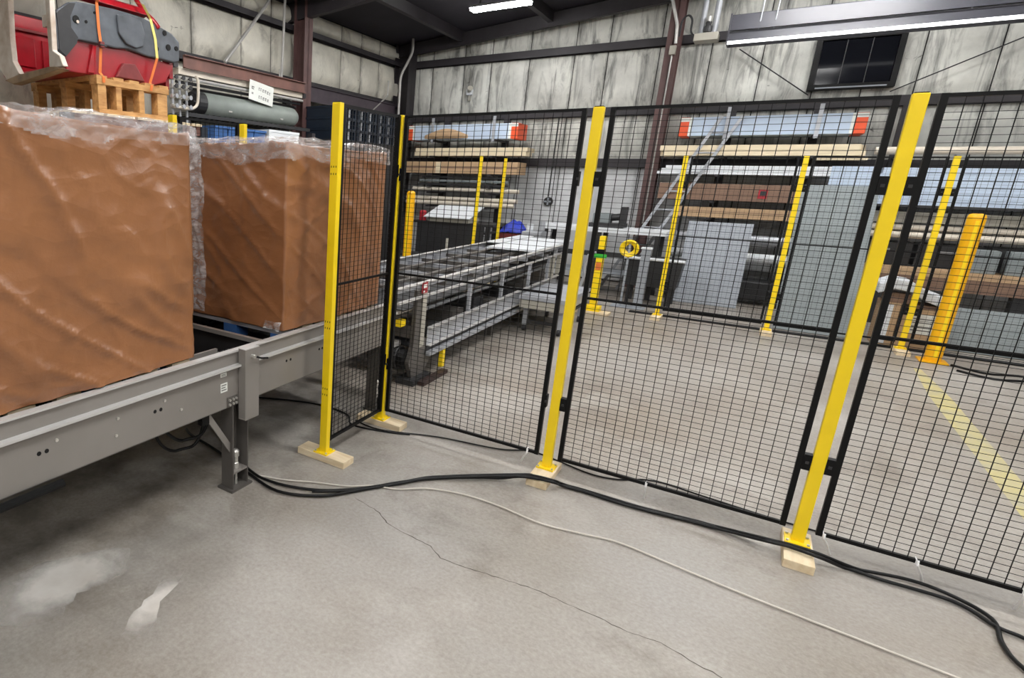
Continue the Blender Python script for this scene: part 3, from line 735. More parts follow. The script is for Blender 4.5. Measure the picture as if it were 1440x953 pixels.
P('yellow_guard', M_yel, -2.06, -2.01, 3.92, 4.0, 0.47, 0.52)
P('shaft_cover', M_cnv_dk, -2.70, -1.99, 4.05, 4.18, 0.36, 0.46)
P('drip_tray', mat('oily rust', rgb(62, 44, 40), 0.6), -1.895, -1.84, 4.05, 4.50, 0.0, 0.03)
P('yellow_stop', M_yel, -1.94, -1.905, 4.52, 4.565, 0.03, 0.18)
st = P('warning_sticker', M_stred, -1.939, -1.937, 4.09, 4.185, 0.715, 0.80)
P('sticker_mark', M_paper, -1.9369, -1.9362, 4.105, 4.17, 0.755, 0.785, parent=st)
P('sticker_mark', M_paper, -1.9369, -1.9362, 4.105, 4.14, 0.722, 0.735, parent=st)
P('top_panel', M_white, -2.52, -1.97, 6.95, 8.75, 0.80, 0.812)
P('top_panel', M_white, -2.76, -2.56, 7.6, 9.0, 0.80, 0.812)
P('end_roller', M_galv, -2.78, -1.93, 8.26, 8.34, 0.70, 0.78, bevel=0.02)
w2 = MB().tube((-1.94, 8.12, 0.40), (-1.90, 8.12, 0.40), 0.055, 16).build('idler_wheel', M_dark, t)
MB().tube((-1.90, 8.12, 0.40), (-1.893, 8.12, 0.40), 0.03, 12).build('wheel_hub', M_galv, w2)
# small rolling platform docked beside it
t = thing('platform_cart', 'low grey platform on caster legs beside the transfer conveyor', 'cart', (-1.66, 6.85, 0))
MB().box(-1.88, -1.40, 6.35, 7.45, 0.36, 0.40).build('deck', M_galv, t)
MB().box(-1.87, -1.41, 6.36, 7.44, 0.27, 0.36).build('apron', M_beige, t)
for x in (-1.82, -1.46):
    for y in (6.46, 7.34):
        l = MB().box(x-0.022, x+0.022, y-0.022, y+0.022, 0.07, 0.27).build('caster_leg', M_galv, t)
        MB().tube((x-0.015, y, 0.036), (x+0.015, y, 0.036), 0.036, 12).build('caster_wheel', M_dark, l)
MB().bar((-1.82, 6.46, 0.11), (-1.46, 6.46, 0.11), 0.02, 0.03).build('stretcher', M_dark, t)
MB().bar((-1.46, 6.46, 0.2), (-1.46, 7.34, 0.2), 0.02, 0.03).build('stretcher', M_dark, t)

# ================================================================== CABLES
def cable(name, pts, r, m, label, cat='cable', group=None):
    o = MB().path(smooth_path(pts), r, 8).build(name, m, smooth=True); return tag(o, label, cat, group)
C1 = [(-2.607, 2.298, 0.012), (-2.51, 2.257, 0.012), (-2.286, 2.217, 0.012), (-1.942, 2.13, 0.012), (-1.692, 2.084, 0.012), (-1.498, 2.184, 0.012), (-1.387, 2.34, 0.012), (-1.26, 2.56, 0.012), (-1.105, 2.75, 0.012), (-0.867, 2.95, 0.012), (-0.763, 2.955, 0.055), (-0.69, 2.994, 0.055), (-0.612, 3.011, 0.055), (-0.555, 3.096, 0.012), (-0.27, 3.095, 0.012), (-0.029, 3.13, 0.012), (0.193, 3.155, 0.012), (0.303, 3.083, 0.055), (0.364, 3.093, 0.055), (0.47, 3.077, 0.055), (0.56, 3.14, 0.012), (0.673, 3.135, 0.012), (0.879, 3.138, 0.012), (0.973, 3.043, 0.012), (1.038, 3.019, 0.012), (1.119, 2.947, 0.012), (1.4, 2.8, 0.012)]
C2 = [(-2.5, 2.42, 0.012), (-1.996, 2.176, 0.012), (-1.776, 2.137, 0.012), (-1.554, 2.215, 0.012), (-1.394, 2.362, 0.012), (-1.253, 2.566, 0.012), (-1.109, 2.770, 0.012), (-0.765, 2.985, 0.055), (-0.697, 3.022, 0.055), (-0.600, 3.035, 0.055), (-0.543, 3.113, 0.012), (-0.211, 3.122, 0.012), (0.083, 3.160, 0.012), (0.290, 3.103, 0.055), (0.365, 3.114, 0.055), (0.46, 3.110, 0.055), (0.611, 3.165, 0.012), (0.773, 3.21, 0.012), (0.889, 3.18, 0.012), (0.974, 3.091, 0.012), (0.966, 2.927, 0.012), (0.989, 2.804, 0.012), (1.1, 2.6, 0.012)]
cable('floor_cable', C1, 0.0076, M_cable, 'thick black floor cable, the front one, ending at the right edge')
cable('floor_cable', C2, 0.0073, M_cable, 'thick black floor cable behind, looping down at the right edge', group=None)
C3 = [(p[0], p[1]-0.022, p[2]) for p in C2[3:15]]
cable('floor_cable', C3, 0.006, M_cable, 'thinner black cable bundled with the thick floor cables')
C4 = [(-1.90, 2.14, 0.008), (-1.735, 2.204, 0.008), (-1.607, 2.28, 0.008), (-1.45, 2.36, 0.008), (-1.35, 2.45, 0.008), (-1.233, 2.50, 0.008), (-1.119, 2.606, 0.008), (-0.952, 2.671, 0.008), (-0.772, 2.681, 0.008), (-0.559, 2.655, 0.008), (-0.38, 2.692, 0.008), (-0.238, 2.724, 0.008), (-0.015, 2.693, 0.008), (0.183, 2.665, 0.008), (0.34, 2.648, 0.008), (0.541, 2.63, 0.008), (0.704, 2.616, 0.008), (0.9, 2.6, 0.008)]
cable('white_cable', C4, 0.0042, M_wcable, 'thin grey white cable lying in front of the black cables')
cable('thin_cable', [(-1.882, 3.124, 0.006), (-1.679, 3.10, 0.006), (-1.35, 3.24, 0.006), (-0.998, 3.321, 0.006), (-0.841, 3.42, 0.006), (-0.69, 3.40, 0.006), (-0.488, 3.347, 0.006), (-0.351, 3.379, 0.006), (-0.194, 3.49, 0.006), (0.066, 3.468, 0.006), (0.348, 3.44, 0.006), (0.613, 3.44, 0.006)], 0.0045, M_cable, 'thin black lead running just behind the mesh fence')
cable('thin_cable', [(-2.75, 2.95, 0.006), (-2.48, 3.10, 0.006), (-2.23, 3.19, 0.006), (-1.98, 3.17, 0.006), (-1.86, 3.05, 0.006), (-1.65, 3.09, 0.006), (-1.5, 3.16, 0.006)], 0.006, M_cable, 'black lead crossing the floor under the corner post')
for k, (dx, dz, l) in enumerate(((0, 0, 'black cable loop hanging under the conveyor, the upper one'), (-0.05, -0.07, 'black cable loop hanging under the conveyor, the lower one'))):
    cable('hanging_cable', [(-2.02+dx, 1.60, 0.46), (-2.02+dx, 1.66, 0.38+dz), (-2.03+dx, 1.76, 0.30+dz), (-2.0+dx, 1.86, 0.31+dz), (-2.0+dx, 1.92, 0.40+dz), (-2.0+dx, 1.93, 0.46)], 0.008, M_cable, l)
for x, y1_, x2, l in ((-0.794, 3.19, -0.835, 'white zip tie tail left of the middle fence post'), (-0.207, 3.19, -0.21, 'white zip tie tail under the wide mesh panel'), (0.476, 3.19, 0.518, 'white zip tie tail right of the large post'), (0.766, 3.19, 0.808, 'white zip tie tail under the right mesh panel'), (1.056, 3.19, 1.064, 'white zip tie tail at the right picture edge')):
    o = MB().path([(x, 3.186, 0.118), (x, 3.178, 0.10), ((x+x2)/2, 3.20, 0.06), (x2, 3.24, 0.006)], 0.0048, 6).path([(x-0.004, 3.187, 0.118), (x-0.004, 3.213, 0.118), (x-0.004, 3.213, 0.098), (x-0.004, 3.187, 0.098), (x-0.004, 3.187, 0.118)], 0.0025, 5).build('zip_tie', M_zip)
    tag(o, l, 'zip tie', 'zip ties on the fence')
# cables at the far fence
for k, l in enumerate(('black cable along the far fence, closest to the posts', 'black cable along the far fence, in the middle', 'black cable along the far fence, closest to the grey sheets')):
    cable('far_cable', [(-1.1+0.4*i, 8.415+0.008*math.sin(i*1.3+k)+0.03*k, 0.010) for i in range(0, 10)], 0.009, M_cable, l, group='cables along the far fence')
for k, l in enumerate(('black cable right of the thick bollard, the front one', 'black cable right of the thick bollard, the rear one')):
    cable('far_cable', [(1.70, 7.94-0.22*k, 0.01), (1.9, 7.78-0.2*k, 0.01), (2.15, 7.88-0.2*k, 0.01), (2.45, 7.70-0.2*k, 0.01), (2.9, 7.76-0.2*k, 0.01)], 0.010, M_cable, l, group='cables by the bollard')
# ================================================================== CAB SHELL ON ITS SKID, ON A PALLET RACK
t = thing('pallet_rack', 'dark steel storage rack holding the red cab shell', 'rack', (-5.0, 3.45, 0))
for y in (2.72, 4.12):
    for x in (-5.75, -4.35): MB().box(x-0.04, x+0.04, y-0.04, y+0.04, 0, 1.98).build('upright', M_dkblue, t)
for x in (-5.75, -4.35): MB().box(x-0.025, x+0.025, 2.76, 4.08, 1.90, 1.98).build('beam', M_oxide, t)
for k in range(9): MB().box(-5.80, -4.30, 2.74+k*0.152, 2.74+k*0.152+0.12, 1.98, 2.0).build('deck_board', M_wood, t)
sk = thing('wooden_skid', 'tall amber wooden skid under the red cab shell', 'skid', (-4.96, 3.45, 2.0))
for x in (-4.50, -4.95, -5.40):
    MB().box(x-0.05, x+0.05, 3.08, 3.81, 2.0, 2.05).build('runner', M_skid, sk)
    for y in ((3.08, 3.16), (3.255, 3.31), (3.49, 3.545), (3.69, 3.80)):
        MB().box(x-0.045, x+0.045, y[0], y[1], 2.05, 2.235).build('post', M_skid, sk, bevel=0.003)
    MB().box(x-0.05, x+0.05, 3.07, 3.82, 2.235, 2.285).build('stringer', M_skid, sk, bevel=0.003)
for k in range(5): MB().box(-5.45, -4.45, 3.07+k*0.16, 3.07+k*0.16+0.10, 2.285, 2.305).build('deck_board', M_skid, sk)
cabt = thing('cab_shell', 'stripped red truck cab shell with grey firewall strapped to a skid', 'cab shell', (-4.95, 3.4, 2.306))
FW = [(2.79, 2.717), (2.903, 2.799), (2.97, 2.818), (3.153, 2.832), (3.323, 2.84), (3.58, 2.836), (3.716, 2.813), (3.917, 2.769), (4.005, 2.711), (4.0, 2.548), (3.938, 2.527), (3.775, 2.534), (3.633, 2.532), (3.432, 2.559), (3.303, 2.542), (3.181, 2.545), (2.959, 2.544), (2.947, 2.523), (2.838, 2.403), (2.805, 2.407), (2.777, 2.448), (2.774, 2.652)]
fw = MB().prism(FW, 0, -4.56, -4.50).build('firewall', M_prim, cabt, bevel=0.012)
MB().prism([(2.785, 2.70), (2.895, 2.79), (2.95, 2.80), (2.90, 2.70), (2.90, 2.62), (2.955, 2.56), (2.94, 2.515), (2.84, 2.405), (2.79, 2.44)], 0, -4.50, -4.492).build('sealer_patch', M_primdk, fw)
MB().prism([(3.32, 2.80), (3.42, 2.815), (3.56, 2.80), (3.60, 2.70), (3.58, 2.60), (3.50, 2.57), (3.40, 2.59), (3.33, 2.66)], 0, -4.50, -4.478).build('tunnel_bulge', M_prim, fw, bevel=0.01)
for y, z, r in ((2.949, 2.688, 0.028), (3.038, 2.688, 0.012), (3.829, 2.755, 0.022), (3.867, 2.644, 0.026), (3.735, 2.611, 0.020), (3.96, 2.65, 0.02), (3.12, 2.77, 0.01)):
    MB().tube((-4.502, y, z), (-4.4935, y, z), r, 12).build('firewall_hole', M_hole, fw)
MB().tube((-4.50, 2.96, 2.672), (-4.49, 2.96, 2.672), 0.012, 8).build('grommet', M_offw, fw)
TOE = [(2.959, 2.539), (3.18, 2.541), (3.432, 2.554), (3.775, 2.528), (3.96, 2.509), (3.856, 2.352), (3.693, 2.306), (3.022, 2.306), (2.862, 2.306), (2.838, 2.403), (2.946, 2.518)]
toe = MB().prism(TOE, 0, -4.62, -4.535).build('toe_board', M_cabred, cabt, bevel=0.008)
MB().prism([(3.10, 2.53), (3.135, 2.53), (3.10, 2.32), (3.04, 2.32)], 0, -4.535, -4.515).build('toe_rib', M_cabred, toe, bevel=0.004)
MB().prism([(3.30, 2.32), (3.38, 2.44), (3.50, 2.45), (3.60, 2.32)], 0, -4.535, -4.50).build('tunnel_mouth', M_drk_red, toe, bevel=0.008)
MB().box(-5.38, -4.62, 2.80, 3.97, 2.308, 2.33).build('floor_pan', M_cabred, cabt)
for k in range(4): MB().box(-5.30, -4.70, 2.95+k*0.25, 3.05+k*0.25, 2.33, 2.343).build('floor_rib', M_cabred, cabt, bevel=0.004)
AP = [(-4.543, 3.02), (-4.475, 3.02), (-4.493, 2.653), (-4.499, 2.43), (-4.409, 2.386), (-4.369, 2.310), (-4.475, 2.307), (-4.561, 2.318), (-4.552, 2.435), (-4.552, 2.615)]
MB().prism(AP, 1, 2.73, 2.775).build('door_pillar', M_offw, cabt, bevel=0.006, label='scuffed white front door pillar')
MB().box(-4.60, -4.54, 2.725, 2.76, 2.60, 2.68).build('hinge', M_offw, cabt)
BP = [(-5.299, 3.05), (-5.107, 3.05), (-5.142, 2.587), (-5.134, 2.411), (-5.044, 2.306), (-5.243, 2.260), (-5.401, 2.413)]
MB().prism(BP, 1, 2.75, 2.80).build('door_pillar', M_offw, cabt, bevel=0.006, label='scuffed white rear door pillar')
MB().prism([(-5.239, 2.265), (-5.046, 2.29), (-4.561, 2.318), (-4.473, 2.312), (-4.372, 2.290), (-5.101, 2.225)], 1, 2.72, 2.80).build('door_sill', M_sillm, cabt, bevel=0.006)
MB().box(-5.3, -4.62, 3.93, 3.97, 2.331, 2.40).build('door_sill', M_cabred, cabt)
MB().box(-4.66, -4.565, 3.93, 3.97, 2.40, 2.74).build('door_pillar', M_cabred, cabt)
MB().box(-5.36, -5.25, 3.93, 3.97, 2.40, 2.80).build('door_pillar', M_cabred, cabt)
rp = MB().box(-5.40, -5.36, 2.80, 3.97, 2.315, 2.83).build('rear_panel', M_cabred, cabt, bevel=0.006)
MB().box(-5.36, -5.335, 2.80, 3.97, 2.70, 2.725).build('rear_crease', M_drk_red, rp, bevel=0.006)
for k in range(4): MB().box(-5.36, -5.345, 2.88+k*0.27, 3.08+k*0.27, 2.42, 2.66).build('rear_rib', M_cabred, rp, bevel=0.006)
MB().prism([(-4.56, 2.845), (-4.50, 2.86), (-4.52, 2.905), (-4.64, 2.95)], 1, 2.98, 3.66).build('cowl', M_cabred, cabt, bevel=0.006)
MB().path(smooth_path([(-4.49, 3.76, 2.78), (-4.53, 3.73, 2.84), (-4.63, 3.71, 2.93), (-4.78, 3.70, 3.10), (-4.95, 3.70, 3.34)]), 0.020, 8).build('windscreen_pillar', M_cabred, cabt, smooth=True)
MB().path(smooth_path([(-4.50, 2.78, 3.0), (-4.62, 2.80, 3.15), (-4.85, 2.86, 3.34)]), 0.024, 8).build('windscreen_pillar', M_cabred, cabt, smooth=True)
MB().box(-5.42, -4.78, 2.80, 3.97, 3.34, 3.38).build('roof', M_cabred, cabt, bevel=0.02)
MB().box(-5.42, -5.36, 2.80, 2.90, 2.80, 3.36).box(-5.42, -5.36, 3.87, 3.97, 2.80, 3.36).build('rear_pillar', M_cabred, cabt)
def webbing(pts, wd, m, label):
    P_ = [Vector(p) for p in pts]; mb = MB()
    for p in P_:
        mb.v += [(p.x+0.0015, p.y-wd/2, p.z), (p.x+0.0015, p.y+wd/2, p.z), (p.x-0.0015, p.y+wd/2, p.z), (p.x-0.0015, p.y-wd/2, p.z)]
    for i in range(len(P_)-1):
        b = 4*i
        for j in range(4): mb.f.append((b+j, b+(j+1) % 4, b+4+(j+1) % 4, b+4+j))
    mb.f += [(0, 1, 2, 3), tuple(4*(len(P_)-1)+j for j in range(4))]
    return mb
t = thing('ratchet_strap', 'orange ratchet strap over the firewall to the skid', 'strap', (-4.45, 3.13, 2.25))
webbing([(-4.60, 3.118, 2.96), (-4.395, 3.12, 2.90), (-4.47, 3.125, 2.84), (-4.476, 3.134, 2.67), (-4.476, 3.146, 2.541), (-4.49, 3.134, 2.329), (-4.442, 3.134, 2.29), (-4.442, 3.13, 2.25)], 0.026, M_strap, '').build('webbing', M_strap, t)
MB().box(-4.478, -4.450, 3.125, 3.165, 2.515, 2.56).build('ratchet', M_drk_red, t, bevel=0.004)
MB().tube((-4.455, 3.12, 2.535), (-4.455, 3.185, 2.53), 0.008, 8).build('handle', M_dark, t)
t = thing('ratchet_strap', 'yellow and orange ratchet strap at the far side of the firewall', 'strap', (-4.45, 3.65, 2.25))
webbing([(-4.60, 3.50, 2.96), (-4.40, 3.52, 2.905), (-4.465, 3.65, 2.83), (-4.472, 3.701, 2.679), (-4.472, 3.715, 2.528)], 0.028, M_strapy, '').build('webbing', M_strapy, t)
webbing([(-4.472, 3.715, 2.528), (-4.49, 3.642, 2.32), (-4.442, 3.62, 2.29), (-4.442, 3.611, 2.245)], 0.026, M_strap, '').build('lower_webbing', M_strap, t)

# ================================================================== LEFT WALL: RACK, TANK, PIPES, SIGN
t = thing('wall_rack', 'red oxide wall rack holding the grey tank on the left wall', 'rack', (-5.5, 6.0, 0))
for y in (4.80, 7.18):
    for x, zt in ((-5.80, 2.84), (-5.32, 2.16)): MB().box(x-0.04, x+0.04, y-0.04, y+0.04, 0, zt).build('upright', M_girt, t)
    MB().box(-5.76, -5.46, y-0.03, y+0.03, 2.64 if y > 7 else 2.70, 2.70 if y > 7 else 2.75).build('bracket', M_girt, t)
MB().box(-5.46, -5.42, 4.9, 7.16, 2.70, 2.71).box(-5.46, -5.45, 4.9, 7.16, 2.71, 2.83).box(-5.46, -5.42, 4.9, 7.16, 2.83, 2.84).build('top_beam', M_oxide, t)
MB().box(-5.62, -5.47, 4.84, 7.14, 2.635, 2.70).build('white_duct', M_pipe, t)
for x, z in ((-5.47, 2.60), (-5.52, 2.56), (-5.60, 2.52)): MB().tube((x, 4.84, z), (x, 7.14, z), 0.018, 8).build('pipe_run', M_conduit if x > -5.5 else M_dark, t)
for x in (-5.78, -5.34): MB().box(x-0.02, x+0.02, 4.84, 7.14, 2.18, 2.22).build('shelf_beam', M_dark, t)
mb = MB()
for k in range(24): mb.box(-5.80, -5.32, 4.86+k*0.096, 4.872+k*0.096, 2.22, 2.226)
mb.build('wire_deck', M_dark, t, kind='stuff')
for x in (-5.78, -5.0): MB().box(x-0.02, x+0.02, 4.84, 7.14, 1.66, 1.72).build('shelf_beam', M_dark, t)
MB().box(-5.80, -4.98, 4.84, 7.14, 1.72, 1.735).build('shelf', M_dark, t)
for y in (4.80, 7.18): MB().box(-5.04, -4.96, y-0.04, y+0.04, 0, 1.72).build('upright', M_girt, t)
t = thing('gas_tank', 'long grey green cylinder tank lying on the wall rack', 'tank', (-5.55, 6.12, 2.226))
def lathe_y(c, prof, n=20):
    mb = MB(); k = len(prof)
    for r, y in prof:
        for j in range(n):
            th = 2*math.pi*j/n; mb.v.append((c[0]+r*math.cos(th), y, c[2]+r*math.sin(th)))
    for i in range(k-1):
        for j in range(n): mb.f.append((i*n+j, i*n+(j+1) % n, (i+1)*n+(j+1) % n, (i+1)*n+j))
    mb.f += [tuple(range(n)), tuple((k-1)*n+j for j in range(n))]
    return mb
lathe_y((-5.55, 0, 2.363), [(0.134, 5.24), (0.134, 6.9), (0.127, 6.98), (0.10, 7.04), (0.05, 7.07)]).build('shell', M_tank, t, smooth=True)
lathe_y((-5.55, 0, 2.363), [(0.05, 5.08), (0.12, 5.09), (0.136, 5.12), (0.136, 5.24), (0.135, 5.242)]).build('end_cap', M_dark, t)
for a in range(6):
    th = a*math.pi/3; MB().tube((-5.55+0.085*math.cos(th), 5.05, 2.363+0.085*math.sin(th)), (-5.55+0.085*math.cos(th), 5.09, 2.363+0.085*math.sin(th)), 0.012, 6).build('flange_bolt', M_dark, t)
MB().box(-5.435, -5.425, 5.6, 5.66, 2.30, 2.33).build('lug', M_conduit, t); MB().box(-5.435, -5.425, 6.6, 6.66, 2.30, 2.33).build('lug', M_conduit, t)
# sign
sg = thing('paper_sign', 'tilted white notice with faint grey writing above the tank', 'sign', (-5.40, 6.18, 2.46))
ro = Matrix.Rotation(R_(-6), 3, 'X')
MB().obox((-5.405, 6.18, 2.585), (0.004, 0.47, 0.235), ro).build('sheet', M_paper, sg)
for (u, z, w_, h_) in ((-0.17, 0.04, 0.05, 0.05), (-0.17, -0.03, 0.035, 0.03), (-0.05, 0.05, 0.02, 0.05), (-0.015, 0.05, 0.02, 0.05), (0.03, 0.045, 0.03, 0.05), (0.075, 0.045, 0.03, 0.05), (0.12, 0.04, 0.03, 0.05), (0.16, 0.035, 0.02, 0.045), (-0.04, -0.045, 0.02, 0.05), (0.0, -0.045, 0.02, 0.05), (0.045, -0.05, 0.03, 0.05), (0.09, -0.05, 0.03, 0.05), (0.135, -0.055, 0.03, 0.045)):
    c = Vector((-5.405, 6.18, 2.585)) + ro @ Vector((0.0024, u, z))
    MB().obox(c, (0.0008, w_, h_*0.28), ro).obox(c + ro @ Vector((0, 0, -h_*0.45)), (0.0008, w_*0.8, h_*0.24), ro).obox(c + ro @ Vector((0, -w_*0.35, -h_*0.2)), (0.0008, w_*0.25, h_*0.6), ro).build('letter', M_ink, sg)
# valve manifold
t = thing('valve_manifold', 'cluster of chrome valves and a bent pipe beside the tank', 'valves', (-5.25, 4.70, 1.735))
MB().box(-5.36, -5.22, 4.56, 4.86, 1.735, 1.76).build('base', M_dark, t)
for y in (4.58, 4.68, 4.78):
    MB().tube((-5.28, y, 1.76), (-5.28, y, 2.58), 0.014, 8).build('riser', M_galv, t)
    for z in (2.26, 2.36, 2.46, 2.55):
        v = MB().lathe((-5.28, y, z), [(0.02, -0.025), (0.03, -0.015), (0.03, 0.015), (0.02, 0.025)], 8).build('valve_body', M_zinc, t)
        MB().tube((-5.25, y, z), (-5.21, y, z), 0.008, 6).tube((-5.215, y, z), (-5.205, y, z), 0.024, 8).build('hand_wheel', M_dark if z > 2.4 else M_galv, v)
MB().path(smooth_path([(-5.24, 4.55, 2.25), (-5.24, 4.75, 2.245), (-5.24, 4.86, 2.27), (-5.24, 4.91, 2.34), (-5.24, 4.92, 2.54), (-5.28, 4.92, 2.60)]), 0.017, 8).build('bent_pipe', M_pipe, t, smooth=True)
# blue bins, white box and dark crates
for k in range(4):
    t = thing('blue_bin', ('nearest', 'second', 'third', 'farthest')[k] + ' bright blue plastic bin in the row under the tank', 'bin', (-5.1, 5.02+k*0.22, 1.735), 'blue bins under the tank')
    MB().prism([(-0.11, 0), (0.09, 0), (0.12, 0.32), (-0.14, 0.32)], 1, -0.10, 0.10).build('body', M_blue, t, local=True, key='bb1', bevel=0.006)
    MB().box(-0.15, 0.13, -0.104, 0.104, 0.32, 0.345).build('rim', M_blue, t, local=True, key='bb2')
t = thing('white_carton', 'flat white carton on the shelf right of the blue bins', 'carton', (-5.12, 6.09, 1.735))
MB().box(-0.2, 0.16, -0.27, 0.33, 0, 0.34).build('body', M_white, t, local=True, bevel=0.004)
MB().box(-0.205, 0.165, -0.275, 0.335, 0.34, 0.37).build('lid', M_white, t, local=True)
t = thing('steel_cabinet', 'tall dark steel cabinet under the dark crates', 'cabinet', (-5.35, 8.3, 0))
MB().box(-0.3, 0.28, -0.9, 0.9, 0, 2.1).build('body', M_dark, t, local=True)
for k in range(3):
    d = MB().box(0.28, 0.295, -0.89+k*0.6, -0.31+k*0.6, 0.05, 2.06).build('door', M_dark, t, local=True)
    MB().box(0.295, 0.31, -0.36+k*0.6, -0.34+k*0.6, 1.0, 1.15).build('handle', M_galv, d, local=True)
rows = ('bottom', 'second', 'third', 'top')
for c, y in enumerate((7.72, 8.32, 8.92)):
    for r in range(3):
        z = 2.1 + r*0.155
        t = thing('dark_crate', 'dark navy plastic crate, %s of the %s stack on the cabinet' % (('bottom', 'middle', 'top')[r], ('left', 'centre', 'right')[c]), 'crate', (-5.35, y, z), 'dark crates on the cabinet')
        mb = MB().box(-0.26, 0.26, -0.28, 0.28, 0, 0.012)
        mb.build('bottom', M_dkblue, t, local=True, key='dc0')
        MB().box(-0.27, 0.27, -0.29, 0.29, 0.125, 0.152).build('rim', M_dkblue, t, local=True, key='dc1')
        for k in range(7):
            MB().box(0.24, 0.26, -0.27+k*0.085, -0.235+k*0.085, 0.012, 0.125).build('slat', M_galv if k % 3 == 1 else M_dkblue, t, local=True, key='dc2%d' % k)
        MB().box(-0.26, -0.24, -0.28, 0.28, 0.012, 0.125).box(-0.24, 0.24, -0.28, -0.265, 0.012, 0.125).box(-0.24, 0.24, 0.265, 0.28, 0.012, 0.125).build('walls', M_dkblue, t, local=True, key='dc3')
# conduits
tag(MB().path([(-5.76, 6.767, 3.90), (-5.76, 6.7, 3.80), (-5.76, 5.874, 2.936)], 0.022, 8).build('conduit', M_conduit), 'diagonal grey pipe across the left wall insulation', 'pipe')
tag(MB().path([(-5.72, 7.02, 3.96), (-5.72, 6.95, 2.60)], 0.018, 8).build('conduit', M_conduit), 'white vertical pipe just left of the red column', 'pipe')
tag(MB().path([(-5.70, 6.90, 3.0), (-5.70, 6.90, 2.60)], 0.012, 8).build('conduit', M_conduit), 'short thin white pipe beside the vertical pipe', 'pipe')
tag(MB().path(smooth_path([(-5.52, 10.45, 4.02), (-5.52, 10.45, 3.80), (-5.60, 10.44, 3.62), (-5.70, 10.42, 3.40), (-5.71, 10.42, 3.1), (-5.70, 10.42, 2.30)]), 0.024, 8).build('conduit', M_conduit, smooth=True), 'bent white conduit coming down beside the corner column', 'pipe')
tag(MB().path([(-5.835, 9.55, 2.66), (-5.835, 10.1, 2.98), (-5.835, 10.2, 3.05), (-5.835, 10.2, 3.3)], 0.014, 6).build('conduit', M_conduit), 'thin angled grey conduit left of the bent one', 'pipe')
t = thing('wall_siren', 'small white siren box fixed high on the back wall', 'siren', (-4.55, 10.90, 3.03))
MB().box(-0.05, 0.05, -0.03, 0.06, 0.04, 0.14).build('body', M_white, t, local=True, bevel=0.01)
MB().tube((0.0, -0.03, 0.10), (0.05, -0.10, 0.14), 0.03, 10, 0.05).build('horn', M_beige, t, local=True)
MB().box(-0.012, 0.012, 0.0, 0.05, -0.06, 0.04).build('bracket', M_beige, t, local=True)

# ================================================================== RACKS ALONG THE BACK WALL
def cant_rack(x0, x1, ups, levels, label, ya=10.15, yb=10.72):
    t = thing('cantilever_rack', label, 'rack', ((x0+x1)/2, yb, 0), 'cantilever racks on the back wall')
    for x in ups:
        u = MB().box(x-0.05, x+0.05, yb, yb+0.08, 0, 2.62).build('upright', M_girt, t)
        MB().box(x-0.05, x+0.05, ya, yb, 0.0, 0.07).build('foot', M_girt, u)
        for z in levels: MB().box(x-0.03, x+0.03, ya, yb, z-0.03, z).build('arm', M_girt, u)
        MB().box(x-0.022, x+0.022, ya-0.02, ya, levels[0]-0.05, levels[0]+0.36).build('arm_stop', M_galv, u)
    return t
LA = (2.254, 1.985, 1.685, 1.48, 1.363, 1.13, 0.70)
cant_rack(-5.4, -3.25, (-4.85, -3.75), LA, 'dark cantilever rack with long cartons left of the white wall')
LB = (2.254, 1.995, 1.745, 1.395, 1.16, 0.82, 0.58)
cant_rack(-1.2, 0.95, (-0.55, 0.40), LB, 'dark cantilever rack with long cartons behind the grey sheets')
LC = (2.00, 1.43, 1.03, 0.70)
cant_rack(1.2, 3.6, (1.25, 3.3), LC, 'dark cantilever rack with pale blue sheets at the right edge')
def long_carton(x0, x1, z0, z1, label, m=M_ltblue):
    t = thing('long_carton', label, 'carton', ((x0+x1)/2, 10.4, z0), 'pale blue cartons with orange ends')
    b = 0.11
    MB().box(x0+b, x1-b, 10.18, 10.66, z0, z1).build('body', m, t, bevel=0.006)
    for a, c in ((x0, x0+b), (x1-b, x1)):
        e = MB().box(a, c, 10.178, 10.662, z0, z1+0.001).build('end_cap', M_orange, t, bevel=0.006)
        MB().box(a+0.002, c-0.002, 10.176, 10.178, z1-0.055, z1-0.004).build('end_label', M_paper, e)
    for a in (x0+b, x1-b-0.04): MB().box(a, a+0.04, 10.176, 10.18, z0+0.003, z1-0.003).build('tape', M_paper, t)
    return t
a1 = long_carton(-5.36, -3.36, 2.255, 2.50, 'long pale blue carton with orange ends on the left rack')
# tan wrap sagging over the first carton
mb = MB(); nx, nz = 24, 8
for j in range(nz+1):
    for i in range(nx+1):
        a = i/nx; b = j/nz; x = -4.98+0.80*a
        top = 0.10 + 0.04*math.sin(a*math.pi); z = 2.27+top*b*(0.55+0.6*math.sin(a*math.pi))
        mb.v.append((x, 10.115-0.03*math.sin(b*math.pi)*math.sin(a*math.pi)-0.01*noise.noise(Vector((x*12, z*14, 1))), z))
for j in range(nz):
    for i in range(nx): k = j*(nx+1)+i; mb.f.append((k, k+1, k+nx+2, k+nx+1))
tag(mb.build('tan_wrap', M_tan, smooth=True, thick=0.006), 'crumpled tan wrap slumped against the left long carton', 'wrap')
long_carton(-1.10, 0.86, 2.255, 2.50, 'long white carton with orange ends on the right rack')
def plank_stack(x0, x1, z0, z1, rows, m, label, cat='lumber', n=4, y0=10.18, y1=10.66):
    t = thing('plank_bundle', label, cat, ((x0+x1)/2, 10.42, z0))
    dz = (z1-z0)/rows; dy = (y1-y0)/n
    for r in range(rows):
        for k in range(n):
            j = random.uniform(-0.05, 0.05)
            MB().box(x0+j, x1+j, y0+k*dy, y0+(k+1)*dy-0.004, z0+r*dz, z0+(r+1)*dz-0.003).build('plank', m, t)
    return t
